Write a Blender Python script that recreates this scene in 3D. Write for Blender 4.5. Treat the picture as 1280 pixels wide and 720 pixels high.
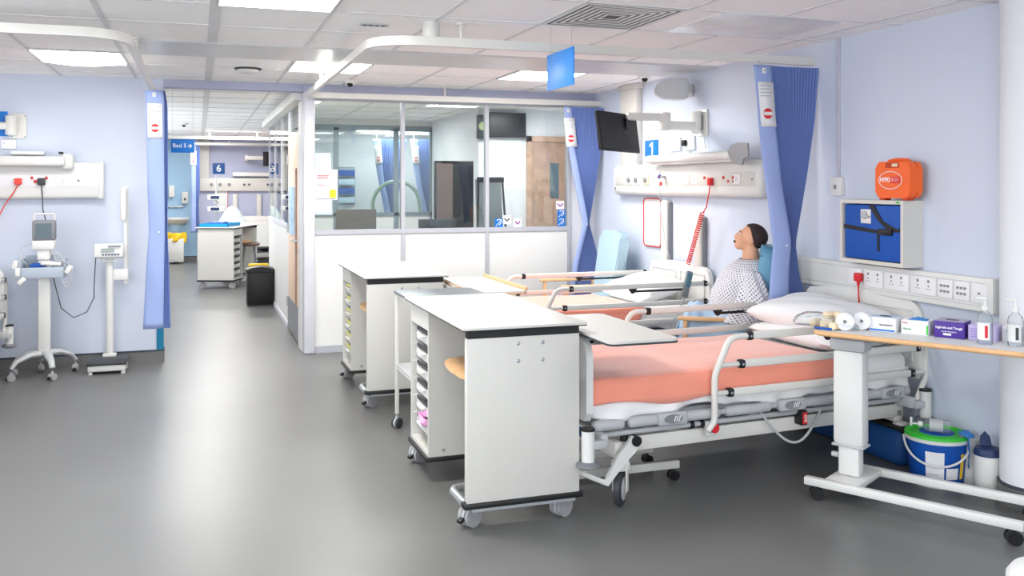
import bpy, bmesh, math, random
from mathutils import Vector, Matrix, Euler
PI = math.pi
R = math.radians
random.seed(7)
scene = bpy.context.scene
for _o in list(bpy.data.objects):
    bpy.data.objects.remove(_o)
COL = scene.collection

# ------------------------------------------------------------------ camera
cam_d = bpy.data.cameras.new('camera')
cam_d.sensor_width = 36.0
cam_d.lens = 32.2
cam_d.shift_y = -0.1008
cam_d.clip_start = 0.05
cam = bpy.data.objects.new('camera', cam_d)
COL.objects.link(cam)
cam.location = (0, 0, 1.575)
cam.rotation_euler = (R(90), 0, R(-18.944))
scene.camera = cam

# ------------------------------------------------------------------ light and exposure
scene.view_settings.view_transform = 'Standard'
scene.view_settings.look = 'None'
scene.view_settings.gamma = 1.0
scene.view_settings.use_curve_mapping = False
scene.view_settings.exposure = 0.14
LIGHT = 1.0
PANEL_EMIT = 9.0
world = bpy.data.worlds.new('world')
scene.world = world
world.use_nodes = True
world.node_tree.nodes['Background'].inputs[0].default_value = (0.8, 0.85, 0.95, 1)
world.node_tree.nodes['Background'].inputs[1].default_value = 1.5


def ceiling_area(x, y, sx, sy, power, col=(1, 0.985, 0.96), z=2.485):
    d = bpy.data.lights.new('ceiling_lamp', 'AREA')
    d.shape = 'RECTANGLE'; d.size = sx; d.size_y = sy
    d.energy = power * LIGHT; d.color = col
    o = bpy.data.objects.new('ceiling_lamp', d)
    COL.objects.link(o); o.location = (x, y, z)
    return o

# area lamps at the lit ceiling panels, plus added ones where no panel shows
ceiling_area(0.39, 4.66, .58, .62, 34)
ceiling_area(0.99, 7.36, .58, .62, 30)
ceiling_area(2.79, 7.36, .58, .62, 34)
ceiling_area(-0.81, 7.36, .58, .62, 34)
ceiling_area(2.79, 2.0, .58, .62, 8)
ceiling_area(0.39, 1.3, .58, .62, 22)
ceiling_area(-1.5, 4.6, .58, .62, 30)
ceiling_area(-2.6, 2.0, .58, .62, 26)
ceiling_area(2.0, -1.2, .58, .62, 20)
ceiling_area(-1.0, -1.2, .58, .62, 26)
ceiling_area(1.6, 10.0, .58, .62, 34)
ceiling_area(3.6, 9.9, .58, .62, 34)
ceiling_area(2.2, 12.2, .58, .62, 34)
ceiling_area(0.0, 10.6, .58, .62, 34)
ceiling_area(0.0, 13.6, .58, .62, 42)
ceiling_area(0.6, 16.5, .9, .9, 55)
ceiling_area(3.0, 14.3, .9, .6, 50)
ceiling_area(3.2, 17.6, .9, .9, 40)
ceiling_area(0.2, 18.6, .9, .6, 40)


def fill_light(x, y, z, sx, sy, power, rot):
    d = bpy.data.lights.new('window_daylight', 'AREA')
    d.shape = 'RECTANGLE'; d.size = sx; d.size_y = sy
    d.energy = power; d.color = (0.93, 0.97, 1.0)
    o = bpy.data.objects.new('window_daylight', d)
    COL.objects.link(o); o.location = (x, y, z); o.rotation_euler = rot
    return o

# added fill lamps in unseen openings behind and left of the viewpoint, lifting the ceiling
fill_light(-0.2, -3.04, 1.6, 6.0, 1.4, 150, (R(103), 0, 0))
fill_light(-4.04, 2.2, 1.6, 5.0, 1.4, 125, (R(103), 0, R(-90)))
# added fill lamps, no window there, brightening the far room and the office
fill_light(-1.14, 14.5, 1.7, 6.0, 1.0, 70, (R(110), 0, R(-90)))
fill_light(5.84, 9.8, 1.8, 1.8, 1.0, 30, (R(110), 0, R(90)))
# added upward fill lamps above the over-bed lights to lift the ceiling
fill_light(-1.9, 8.52, 1.84, 1.6, 0.12, 1.2, (R(180), 0, 0))
fill_light(3.74, 6.5, 1.84, 0.10, 1.3, .6, (R(180), 0, 0))


# ------------------------------------------------------------------ materials
def lin(c):
    out = []
    for v in c:
        v = v / 255.0
        out.append(v / 12.92 if v <= 0.04045 else ((v + 0.055) / 1.055) ** 2.4)
    return (out[0], out[1], out[2], 1.0)


MATS = {}


def mat(name, rgb, rough=0.5, metal=0.0, noise=0.04, scale=6.0, bump=0.0, bscale=60.0,
        emit=0.0, alpha=1.0, trans=0.0, coat=0.0, ior=1.45, spec=None):
    if name in MATS:
        return MATS[name]
    m = bpy.data.materials.new(name)
    m.use_nodes = True
    nt = m.node_tree
    b = nt.nodes['Principled BSDF']
    tc = nt.nodes.new('ShaderNodeTexCoord')
    nz = nt.nodes.new('ShaderNodeTexNoise')
    nz.inputs['Scale'].default_value = scale
    nz.inputs['Detail'].default_value = 3
    nt.links.new(tc.outputs['Object'], nz.inputs['Vector'])
    rp = nt.nodes.new('ShaderNodeValToRGB')
    c = lin(rgb)
    rp.color_ramp.elements[0].position = 0.3
    rp.color_ramp.elements[1].position = 0.7
    rp.color_ramp.elements[0].color = tuple(max(0, v * (1 - noise)) for v in c[:3]) + (1,)
    rp.color_ramp.elements[1].color = tuple(min(1, v * (1 + noise)) for v in c[:3]) + (1,)
    nt.links.new(nz.outputs['Fac'], rp.inputs['Fac'])
    nt.links.new(rp.outputs['Color'], b.inputs['Base Color'])
    b.inputs['Roughness'].default_value = rough
    b.inputs['Metallic'].default_value = metal
    b.inputs['IOR'].default_value = ior
    if spec is not None:
        b.inputs['Specular IOR Level'].default_value = spec
    if coat:
        b.inputs['Coat Weight'].default_value = coat
    if trans:
        b.inputs['Transmission Weight'].default_value = trans
    if alpha < 1:
        b.inputs['Alpha'].default_value = alpha
    if emit:
        nt.links.new(rp.outputs['Color'], b.inputs['Emission Color'])
        b.inputs['Emission Strength'].default_value = emit
    if bump:
        n2 = nt.nodes.new('ShaderNodeTexNoise')
        n2.inputs['Scale'].default_value = bscale
        n2.inputs['Detail'].default_value = 4
        nt.links.new(tc.outputs['Object'], n2.inputs['Vector'])
        bp = nt.nodes.new('ShaderNodeBump')
        bp.inputs['Strength'].default_value = bump
        bp.inputs['Distance'].default_value = 0.01
        nt.links.new(n2.outputs['Fac'], bp.inputs['Height'])
        nt.links.new(bp.outputs['Normal'], b.inputs['Normal'])
    MATS[name] = m
    return m


def glass_mat(name, tint=(0.9, 0.94, 0.93), refl=0.9):
    m = bpy.data.materials.new(name)
    m.use_nodes = True
    nt = m.node_tree
    nt.nodes.clear()
    out = nt.nodes.new('ShaderNodeOutputMaterial')
    mix = nt.nodes.new('ShaderNodeMixShader')
    tr = nt.nodes.new('ShaderNodeBsdfTransparent')
    tr.inputs[0].default_value = tint + (1,)
    gl = nt.nodes.new('ShaderNodeBsdfGlossy')
    gl.inputs['Roughness'].default_value = 0.0
    gl.inputs['Color'].default_value = (refl, refl, refl, 1)
    fr = nt.nodes.new('ShaderNodeFresnel')
    fr.inputs['IOR'].default_value = 1.6
    nt.links.new(fr.outputs[0], mix.inputs[0])
    nt.links.new(tr.outputs[0], mix.inputs[1])
    nt.links.new(gl.outputs[0], mix.inputs[2])
    nt.links.new(mix.outputs[0], out.inputs[0])
    MATS[name] = m
    return m


def uv_pattern_mat(name, base, dot, sx, sy, rad, rough=0.8):
    m = bpy.data.materials.new(name)
    m.use_nodes = True
    nt = m.node_tree
    b = nt.nodes['Principled BSDF']
    b.inputs['Roughness'].default_value = rough
    uv = nt.nodes.new('ShaderNodeTexCoord')
    mp = nt.nodes.new('ShaderNodeMapping')
    mp.inputs['Scale'].default_value = (sx, sy, 1)
    mp.inputs['Rotation'].default_value = (0, 0, R(45))
    nt.links.new(uv.outputs['UV'], mp.inputs['Vector'])
    fr = nt.nodes.new('ShaderNodeVectorMath'); fr.operation = 'FRACTION'
    nt.links.new(mp.outputs[0], fr.inputs[0])
    sb = nt.nodes.new('ShaderNodeVectorMath'); sb.operation = 'SUBTRACT'
    sb.inputs[1].default_value = (0.5, 0.5, 0)
    nt.links.new(fr.outputs[0], sb.inputs[0])
    ab = nt.nodes.new('ShaderNodeVectorMath'); ab.operation = 'ABSOLUTE'
    nt.links.new(sb.outputs[0], ab.inputs[0])
    sp = nt.nodes.new('ShaderNodeSeparateXYZ')
    nt.links.new(ab.outputs[0], sp.inputs[0])
    mx = nt.nodes.new('ShaderNodeMath'); mx.operation = 'MAXIMUM'
    nt.links.new(sp.outputs[0], mx.inputs[0]); nt.links.new(sp.outputs[1], mx.inputs[1])
    lt = nt.nodes.new('ShaderNodeMath'); lt.operation = 'LESS_THAN'
    lt.inputs[1].default_value = rad
    nt.links.new(mx.outputs[0], lt.inputs[0])
    mc = nt.nodes.new('ShaderNodeMix'); mc.data_type = 'RGBA'
    mc.inputs[6].default_value = lin(base); mc.inputs[7].default_value = lin(dot)
    nt.links.new(lt.outputs[0], mc.inputs[0])
    nt.links.new(mc.outputs[2], b.inputs['Base Color'])
    MATS[name] = m
    return m


WALL = mat('wall_lavender', (202, 210, 225), 0.75, noise=0.012, scale=2.0, bump=0.05, bscale=250)
WALLD = mat('wall_lilac', (176, 181, 204), 0.75, noise=0.012, scale=2.0)
WALLW = mat('wall_white', (220, 221, 226), 0.7, noise=0.01, scale=2.0)
SINKW = mat('wall_pale_blue', (160, 195, 222), 0.45, noise=0.012, scale=2.0)
FLOOR = mat('vinyl_floor', (107, 107, 106), 0.34, noise=0.05, scale=1.3, bump=0.03, bscale=300)
CAP = mat('skirting_cap', (58, 64, 76), 0.6)
TILE = mat('ceiling_tile', (248, 248, 247), 0.85, noise=0.015, scale=12)
TBAR = mat('ceiling_bar', (214, 215, 216), 0.6)
BANDM = mat('ceiling_band', (205, 206, 206), 0.3)
WHITE = mat('white_plastic', (220, 220, 217), 0.4, noise=0.015)
WHITEL = mat('white_laminate', (206, 204, 198), 0.45, noise=0.012, scale=3)
PANELW = mat('partition_panel', (222, 222, 220), 0.45, noise=0.01, scale=2)
PAINT = mat('white_painted_metal', (216, 214, 208), 0.35, noise=0.01)
FRAME = mat('grey_frame', (176, 178, 186), 0.45)
FRAMEL = mat('pale_frame', (208, 208, 216), 0.45)
BLACK = mat('black_plastic', (22, 22, 24), 0.45)
DARK = mat('dark_grey', (58, 60, 64), 0.5)
MID = mat('mid_grey', (128, 130, 134), 0.45)
LGREY = mat('light_grey', (182, 184, 186), 0.4)
CASTG = mat('castor_grey', (158, 158, 160), 0.35)
ALU = mat('brushed_aluminium', (190, 194, 198), 0.28, metal=0.7)
SALMON = mat('salmon_sheet', (243, 150, 126), 0.85, noise=0.03, scale=4, bump=0.25, bscale=9)
SALMON.node_tree.nodes['Principled BSDF'].inputs['Sheen Weight'].default_value = 0.6
SHEET = mat('white_sheet', (234, 233, 232), 0.85, noise=0.015, scale=3, bump=0.25, bscale=12)
PILLOW = mat('pillow_cotton', (234, 236, 237), 0.85, noise=0.015, scale=4, bump=0.35, bscale=10)
CURT = mat('curtain_periwinkle', (150, 168, 216), 0.8, noise=0.02, scale=5)
CURTD = mat('curtain_blue', (104, 126, 184), 0.8, noise=0.03, scale=5)
BLUEBR = mat('sign_blue', (0, 112, 200), 0.45, noise=0.02)
BLUEH = mat('hanging_sign_blue', (58, 148, 236), 0.4, noise=0.08, scale=3)
BLUEC = mat('case_blue', (0, 76, 166), 0.5)
RED = mat('red_plastic', (206, 36, 40), 0.4)
REDC = mat('red_cable', (220, 70, 60), 0.5)
ORANGE = mat('orange_plastic', (240, 100, 34), 0.42, noise=0.03)
WOODL = mat('beech_wood', (224, 178, 130), 0.45, noise=0.08, scale=14)
WOODD = mat('door_wood', (168, 134, 114), 0.5, noise=0.16, scale=9)
WOODP = mat('pale_door_wood', (238, 206, 178), 0.45, noise=0.04, scale=5)
TEAL = mat('teal_strip', (0, 112, 150), 0.5)
SKIN = mat('manikin_skin', (222, 166, 134), 0.5, noise=0.04, scale=9)
HAIR = mat('dark_hair', (52, 38, 34), 0.7, noise=0.15, scale=30, bump=0.4, bscale=90)
CHAIRB = mat('pale_blue_vinyl', (172, 200, 216), 0.45, noise=0.02)
CHAIRT = mat('teal_blue_vinyl', (104, 160, 188), 0.45, noise=0.02)
BLANK = mat('blue_blanket', (168, 196, 222), 0.9, noise=0.06, scale=6, bump=0.4, bscale=10)
YEL = mat('yellow_plastic', (250, 206, 40), 0.5)
GREEN = mat('green_plastic', (52, 190, 50), 0.45)
NAVY = mat('navy_plastic', (30, 48, 92), 0.45)
PURP = mat('purple_card', (72, 44, 140), 0.5)
LILAC = mat('lilac_card', (190, 178, 220), 0.5)
PAPER = mat('white_paper', (228, 228, 230), 0.7)
CREAM = mat('cream_bandage', (230, 212, 180), 0.85, bump=0.3, bscale=80)
SCREEN = mat('dark_screen', (18, 19, 22), 0.3)
SCREENG = mat('grey_green_screen', (84, 100, 108), 0.25)
CYAN = mat('cyan_plastic', (0, 142, 200), 0.45)
GLOVEB = mat('blue_nitrile', (60, 130, 200), 0.5)
TEXTW = mat('lettering_white', (248, 248, 250), 0.6)
TEXTD = mat('lettering_dark', (60, 60, 70), 0.6)
TEXTR = mat('lettering_red', (216, 40, 44), 0.6)
EMIT = mat('lit_diffuser', (255, 253, 248), 0.5, noise=0.0, emit=PANEL_EMIT)
LENSM = mat('unlit_diffuser', (222, 222, 222), 0.12, noise=0.08, scale=5)
GLASS = glass_mat('partition_glass', (0.88, 0.92, 0.91))
CLEAR = glass_mat('clear_plastic', (0.93, 0.95, 0.96))
_n = CLEAR.node_tree
_mx = [q for q in _n.nodes if q.type == 'MIX_SHADER'][0]
_gl = [q for q in _n.nodes if q.type == 'BSDF_GLOSSY'][0]
_fr = [q for q in _n.nodes if q.type == 'FRESNEL'][0]
_fr.inputs['IOR'].default_value = 1.12
_gl.inputs['Roughness'].default_value = 0.15
_df = _n.nodes.new('ShaderNodeBsdfDiffuse'); _df.inputs[0].default_value = (.85, .87, .88, 1)
_m2 = _n.nodes.new('ShaderNodeMixShader'); _m2.inputs[0].default_value = 0.09
_out = [q for q in _n.nodes if q.type == 'OUTPUT_MATERIAL'][0]
_n.links.new(_mx.outputs[0], _m2.inputs[1]); _n.links.new(_df.outputs[0], _m2.inputs[2]); _n.links.new(_m2.outputs[0], _out.inputs[0])
GOWN = uv_pattern_mat('gown_print', (226, 225, 230), (92, 84, 112), 48, 48, 0.22)


# ------------------------------------------------------------------ mesh helpers
class MB:
    """collects shapes into one bmesh, then links ONE mesh object"""

    def __init__(self):
        self.bm = bmesh.new()
        self.uv = None

    def _tf(self, verts, loc=(0, 0, 0), rot=(0, 0, 0)):
        m = Matrix.Translation(Vector(loc)) @ Euler(rot).to_matrix().to_4x4()
        bmesh.ops.transform(self.bm, matrix=m, verts=verts)

    def box(self, x0, x1, y0, y1, z0, z1, bev=0.0, seg=2, rot=None, mi=0):
        c = Vector(((x0 + x1) / 2, (y0 + y1) / 2, (z0 + z1) / 2))
        before = set(self.bm.faces)
        r = bmesh.ops.create_cube(self.bm, size=1)
        vs = r['verts']
        bmesh.ops.scale(self.bm, vec=(abs(x1 - x0), abs(y1 - y0), abs(z1 - z0)), verts=vs)
        if bev > 0:
            es = list({e for v in vs for e in v.link_edges})
            rr = bmesh.ops.bevel(self.bm, geom=es, offset=bev, segments=seg, affect='EDGES', profile=0.5)
            vs = list({v for f in self.bm.faces if f not in before for v in f.verts})
        self._tf(vs, c, rot or (0, 0, 0))
        if mi:
            for f in self.bm.faces:
                if f not in before: f.material_index = mi
        return self

    def cyl(self, p0, p1, r0, r1=None, n=16, caps=True, mi=0):
        r1 = r0 if r1 is None else r1
        p0 = Vector(p0); p1 = Vector(p1)
        d = p1 - p0
        before = set(self.bm.faces) if mi else None
        r = bmesh.ops.create_cone(self.bm, cap_ends=caps, segments=n, radius1=r0, radius2=r1, depth=d.length)
        q = Vector((0, 0, 1)).rotation_difference(d.normalized())
        m = Matrix.Translation((p0 + p1) / 2) @ q.to_matrix().to_4x4()
        bmesh.ops.transform(self.bm, matrix=m, verts=r['verts'])
        if mi:
            for f in self.bm.faces:
                if f not in before: f.material_index = mi
        return self

    def ball(self, c, r, n=14, scale=(1, 1, 1), rot=(0, 0, 0)):
        rr = bmesh.ops.create_uvsphere(self.bm, u_segments=n * 2, v_segments=n, radius=r)
        bmesh.ops.scale(self.bm, vec=scale, verts=rr['verts'])
        self._tf(rr['verts'], c, rot)
        return self

    def tube(self, pts, r, n=10, caps=True, flat=1.0):
        pts = [Vector(p) for p in pts]
        rings = []
        prev = None
        for i, p in enumerate(pts):
            if i == 0: t = pts[1] - p
            elif i == len(pts) - 1: t = p - pts[i - 1]
            else: t = (pts[i + 1] - p).normalized() + (p - pts[i - 1]).normalized()
            t = t.normalized() if t.length > 1e-9 else Vector((0, 0, 1))
            if prev is None:
                a = Vector((0, 0, 1)) if abs(t.z) < 0.9 else Vector((1, 0, 0))
                u = t.cross(a).normalized()
            else:
                u = (prev - t * prev.dot(t))
                u = u.normalized() if u.length > 1e-6 else t.cross(Vector((0, 0, 1))).normalized()
            prev = u
            w = t.cross(u).normalized()
            rad = r[i] if isinstance(r, (list, tuple)) else r
            rings.append([self.bm.verts.new(p + u * math.cos(2 * PI * k / n) * rad + w * math.sin(2 * PI * k / n) * rad * flat)
                          for k in range(n)])
        for a, b in zip(rings[:-1], rings[1:]):
            for k in range(n):
                self.bm.faces.new((a[k], a[(k + 1) % n], b[(k + 1) % n], b[k]))
        if caps:
            self.bm.faces.new(rings[0][::-1]); self.bm.faces.new(rings[-1])
        return self

    def lathe(self, prof, c=(0, 0, 0), n=24, rot=(0, 0, 0)):
        vs = []
        rings = []
        for (r, z) in prof:
            if r < 1e-6:
                v = self.bm.verts.new((0, 0, z)); rings.append([v]); vs.append(v)
            else:
                rg = [self.bm.verts.new((r * math.cos(2 * PI * k / n), r * math.sin(2 * PI * k / n), z)) for k in range(n)]
                rings.append(rg); vs += rg
        for a, b in zip(rings[:-1], rings[1:]):
            for k in range(n):
                if len(a) == 1 and len(b) == 1: continue
                if len(a) == 1: self.bm.faces.new((a[0], b[(k + 1) % n], b[k]))
                elif len(b) == 1: self.bm.faces.new((a[k], a[(k + 1) % n], b[0]))
                else: self.bm.faces.new((a[k], a[(k + 1) % n], b[(k + 1) % n], b[k]))
        self._tf(vs, c, rot)
        return self

    def prism(self, poly, t, m=None):
        """poly in XY, extruded from z=0 to z=t, then transformed by matrix m"""
        m = m or Matrix.Identity(4)
        a = [self.bm.verts.new(m @ Vector((x, y, 0))) for x, y in poly]
        b = [self.bm.verts.new(m @ Vector((x, y, t))) for x, y in poly]
        self.bm.faces.new(a[::-1]); self.bm.faces.new(b)
        n = len(poly)
        for k in range(n):
            self.bm.faces.new((a[k], a[(k + 1) % n], b[(k + 1) % n], b[k]))
        return self

    def grid(self, fn, nu, nv, thick=0.0, uvfn=None, close_v=False):
        g = [[self.bm.verts.new(fn(i / nu, j / nv)) for j in range(nv + (0 if close_v else 1))] for i in range(nu + 1)]
        uvl = self.bm.loops.layers.uv.verify() if uvfn else None
        m = nv
        for i in range(nu):
            for j in range(m):
                j2 = (j + 1) % nv if close_v else j + 1
                f = self.bm.faces.new((g[i][j], g[i + 1][j], g[i + 1][j2], g[i][j2]))
                if uvl:
                    for lp, (a, b) in zip(f.loops, ((i, j), (i + 1, j), (i + 1, j + 1), (i, j + 1))):
                        lp[uvl].uv = uvfn(a / nu, b / nv)
        if thick: self.thick = thick
        return self

    def build(self, name, m, parent=None, smooth=True, loc=None, rot=None, ang=35, solid=None, sub=0, split=False):
        bm = self.bm
        if split:                       # every loose piece becomes an object of its own
            bm.verts.index_update()
            seen = set(); out = []
            for v in bm.verts:
                if v in seen: continue
                st = [v]; isl = []; seen.add(v)
                while st:
                    a = st.pop(); isl.append(a)
                    for e in a.link_edges:
                        b = e.other_vert(a)
                        if b not in seen: seen.add(b); st.append(b)
                k = MB(); mp = {a: k.bm.verts.new(a.co) for a in isl}
                for f in {f for a in isl for f in a.link_faces}:
                    nf = k.bm.faces.new([mp[q] for q in f.verts]); nf.material_index = f.material_index
                out.append(k.build(name, m, parent, smooth, loc, rot, ang, solid, sub))
            bm.free()
            return out[0]
        bmesh.ops.recalc_face_normals(bm, faces=bm.faces[:])
        if smooth:
            for f in bm.faces: f.smooth = True
            lim = R(ang)
            for e in bm.edges:
                e.smooth = not (len(e.link_faces) == 2 and e.calc_face_angle(0) > lim)
        me = bpy.data.meshes.new(name)
        bm.to_mesh(me); bm.free()
        for mm in (m if isinstance(m, (list, tuple)) else [m]):
            me.materials.append(mm)
        o = bpy.data.objects.new(name, me)
        COL.objects.link(o)
        if parent: o.parent = parent
        if loc: o.location = loc
        if rot: o.rotation_euler = rot
        if solid:
            s = o.modifiers.new('solid', 'SOLIDIFY'); s.thickness = solid; s.offset = 0
        if sub:
            s = o.modifiers.new('sub', 'SUBSURF'); s.levels = sub; s.render_levels = sub
        return o


def tag(o, label, cat, group=None):
    o['label'] = label; o['category'] = cat
    if group: o['group'] = group
    return o


def thing(name, label, cat, loc=(0, 0, 0), rz=0.0, group=None):
    o = bpy.data.objects.new(name, None)
    o.empty_display_size = 0.1
    COL.objects.link(o)
    o.location = loc; o.rotation_euler = (0, 0, rz)
    return tag(o, label, cat, group)


def struct(o):
    o['kind'] = 'structure'
    return o


def copy_tree(o, parent=None):
    c = o.copy(); COL.objects.link(c)
    if parent is not None: c.parent = parent
    for ch in list(o.children):
        copy_tree(ch, c)
    return c


def clone(o, label, loc, rz=None, group=None):
    c = copy_tree(o)
    c['label'] = label; c.location = loc
    if rz is not None: c.rotation_euler = (0, 0, rz)
    if group: c['group'] = group
    return c


FRONT = (R(90), 0, 0)            # lettering that faces -Y
LEFTW = (R(90), 0, R(-90))       # lettering that faces -X


def text(body, size, m, parent, loc, rot=FRONT, name='lettering', align='CENTER', ext=0.0008, bold=0.0, sx=1.0):
    cu = bpy.data.curves.new('t', 'FONT')
    cu.body = body; cu.size = size; cu.align_x = align; cu.align_y = 'CENTER'
    cu.extrude = ext; cu.offset = bold
    t = bpy.data.objects.new('t', cu)
    COL.objects.link(t)
    dg = bpy.context.evaluated_depsgraph_get()
    me = bpy.data.meshes.new_from_object(t.evaluated_get(dg))
    bpy.data.objects.remove(t); bpy.data.curves.remove(cu)
    me.materials.clear(); me.materials.append(m)
    o = bpy.data.objects.new(name, me)
    COL.objects.link(o)
    o.parent = parent; o.location = loc; o.rotation_euler = rot; o.scale = (sx, 1, 1)
    return o


def arc(c, r, a0, a1, n, f):
    return [f(c[0] + r * math.cos(R(a0 + (a1 - a0) * k / n)), c[1] + r * math.sin(R(a0 + (a1 - a0) * k / n))) for k in range(n + 1)]


def rrect(x0, x1, y0, y1, r, n=5):
    out = []
    for cx, cy, a in ((x1 - r, y0 + r, -90), (x1 - r, y1 - r, 0), (x0 + r, y1 - r, 90), (x0 + r, y0 + r, 180)):
        for k in range(n + 1):
            t = R(a + 90 * k / n)
            out.append((cx + r * math.cos(t), cy + r * math.sin(t)))
    return out


def facing_left(x, y, z):
    """matrix: poly X -> world -Y, poly Y -> world Z, extrusion -> world -X (for things on the right wall)"""
    return Matrix(((0, 0, -1, x), (-1, 0, 0, y), (0, 1, 0, z), (0, 0, 0, 1)))


def facing_front(x, y, z):
    """poly X -> X, poly Y -> Z, extrusion -> -Y"""
    return Matrix(((1, 0, 0, x), (0, 0, -1, y), (0, 1, 0, z), (0, 0, 0, 1)))


CZ = 2.516       # ceiling height
# =================================================================== SETTING
struct(MB().box(-4.2, 6, -3.2, 20.4, -0.1, 0).build('floor', FLOOR))
struct(MB().box(-4.2, 6, -3.2, 20.4, CZ, CZ + 0.1).build('ceiling', TILE))
g = MB()
for k in range(-7, 10):
    x = 0.09 + 0.6 * k
    w = 0.030 if k == 0 else 0.012
    g.box(x - w, x + w, -3, 20, CZ - 0.004, CZ + 0.002)
k = 5.0 - 12 * 0.672
ys = [5.0 + 0.672 * i for i in range(-11, 23)]
for y in ys:
    g.box(-4, 6, y - 0.009, y + 0.009, CZ - 0.0045, CZ + 0.002)
struct(g.build('trim_1', TBAR, smooth=False))
struct(MB().box(-0.42, 3.9, 6.35, 7.02, CZ - 0.012, CZ + 0.002).build('trim_2', BANDM, smooth=False))

# walls
struct(MB().box(-4.2, -0.29, 8.72, 8.86, 0, CZ).build('wall_back', WALL, smooth=False))
g = MB().box(-0.29, 0.94, 8.72, 8.86, 2.445, CZ).box(0.94, 3.9, 8.70, 8.84, 2.42, CZ)
struct(g.build('wall_lintel', WALLD, smooth=False))
struct(MB().box(3.9, 4.04, -3.2, 8.86, 0, CZ).build('wall_right', WALL, smooth=False))
g = MB().box(-4.2, -4.06, -3.2, 8.86, 0, .9).box(-4.2, -4.06, -3.2, 8.86, 2.3, CZ).box(-4.2, -4.06, -3.2, -.3, .9, 2.3).box(-4.2, -4.06, 4.7, 8.86, .9, 2.3)  # gap in this unseen wall is added for the fill lamp
struct(g.build('wall_left', WALL, smooth=False))
g = MB().box(-4.2, 6, -3.2, -3.06, 0, .9).box(-4.2, 6, -3.2, -3.06, 2.3, CZ).box(-4.2, -3.2, -3.2, -3.06, .9, 2.3).box(2.8, 6, -3.2, -3.06, .9, 2.3)  # opening added in the unseen rear wall to admit fill light
struct(g.build('wall_rear', WALLW, smooth=False))
struct(MB().box(3.62, 3.9, 8.72, 8.80, 0, 2.42).build('wall_strip', WALLW, smooth=False))
struct(MB().box(-1.3, -1.16, 8.86, 20, 0, CZ).build('wall_corridor', WALLW, smooth=False))
struct(MB().box(0.02, 6, 20, 20.14, 0, CZ).build('wall_far', WALLD, smooth=False))
struct(MB().box(-1.3, 0.0, 19.95, 20.14, 0, CZ).build('wall_sink', SINKW, smooth=False))
struct(MB().box(-0.01, 0.02, 19.90, 20.0, 0, CZ).build('trim_3', WALLW, smooth=False))
struct(MB().box(5.86, 6, 8.72, 20, 0, CZ).build('wall_outer', WALLW, smooth=False))
# office inner walls
struct(MB().box(3.30, 5.86, 10.9, 11.0, 0, CZ).build('wall_office', WALLW, smooth=False))
struct(MB().box(3.30, 3.36, 11.0, 13.3, 0, CZ).build('wall_office_side', WALLW, smooth=False))
struct(MB().box(3.36, 5.86, 13.26, 13.34, 0, CZ).build('wall_office_rear', WALLW, smooth=False))
# rounded white column at the near right
struct(MB().cyl((3.90, 3.437, 0), (3.90, 3.437, CZ), 0.15, n=64).build('wall_column', WALLW, ang=50))

# coved skirting with dark cap strips
def skirting(name, x0, x1, y0, y1, axis, side):
    g = MB()
    if axis == 'x':
        g.box(x0, x1, y0, y0 + side * 0.008, 0, 0.098)
        g.box(x0, x1, y0, y0 + side * 0.011, 0.098, 0.112, mi=1)
    else:
        g.box(x0, x0 + side * 0.008, y0, y1, 0, 0.098)
        g.box(x0, x0 + side * 0.011, y0, y1, 0.098, 0.112, mi=1)
    struct(g.build(name, [FLOOR, CAP], smooth=False))

skirting('baseboard_back', -4.06, -0.29, 8.72, 8.72, 'x', -1)
skirting('baseboard_right', 3.9, 3.9, -3.0, 8.72, 'y', -1)
skirting('baseboard_left', -4.06, -4.06, -3.0, 8.72, 'y', 1)
skirting('baseboard_opening', -0.29, -0.29, 8.72, 8.86, 'y', 1)
skirting('baseboard_sink', -1.16, 0.0, 19.95, 19.95, 'x', -1)
skirting('baseboard_far', 0.02, 5.86, 20.0, 20.0, 'x', -1)
g = MB().cyl((3.90, 3.437, 0), (3.90, 3.437, 0.098), 0.157, n=64).cyl((3.90, 3.437, 0.098), (3.90, 3.437, 0.112), 0.160, n=64, mi=1)
struct(g.build('baseboard_column', [FLOOR, CAP]))
struct(MB().box(-0.345, -0.285, 8.712, 8.72, 0.112, 1.3).build('trim_4', TEAL, smooth=False))

# glazed partition facing the ward (Y = 8.72)
g = MB()
g.box(0.93, 1.035, 8.655, 8.80, 0, 2.445, bev=0.02)
struct(g.build('trim_5', FRAMEL))
g = MB()
for x in (1.873, 2.723, 3.60):
    g.box(x - 0.018, x + 0.018, 8.688, 8.752, 0, 2.38)
g.box(1.035, 3.624, 8.69, 8.75, 1.108, 1.15)
g.box(1.035, 3.624, 8.69, 8.75, 0, 0.065)
g.box(1.035, 3.624, 8.69, 8.75, 2.37, 2.42)
struct(g.build('trim_6', FRAME, smooth=False))
for i, (a, b) in enumerate(((1.035, 1.855), (1.891, 2.705), (2.741, 3.582))):
    w = struct(MB().box(a, b, 8.715, 8.722, 1.15, 2.37).build('window_%d' % (i + 1), GLASS, smooth=False))
    struct(MB().box(a, b, 8.705, 8.735, 0.065, 1.108).build('wall_panel', PANELW, smooth=False))

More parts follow.
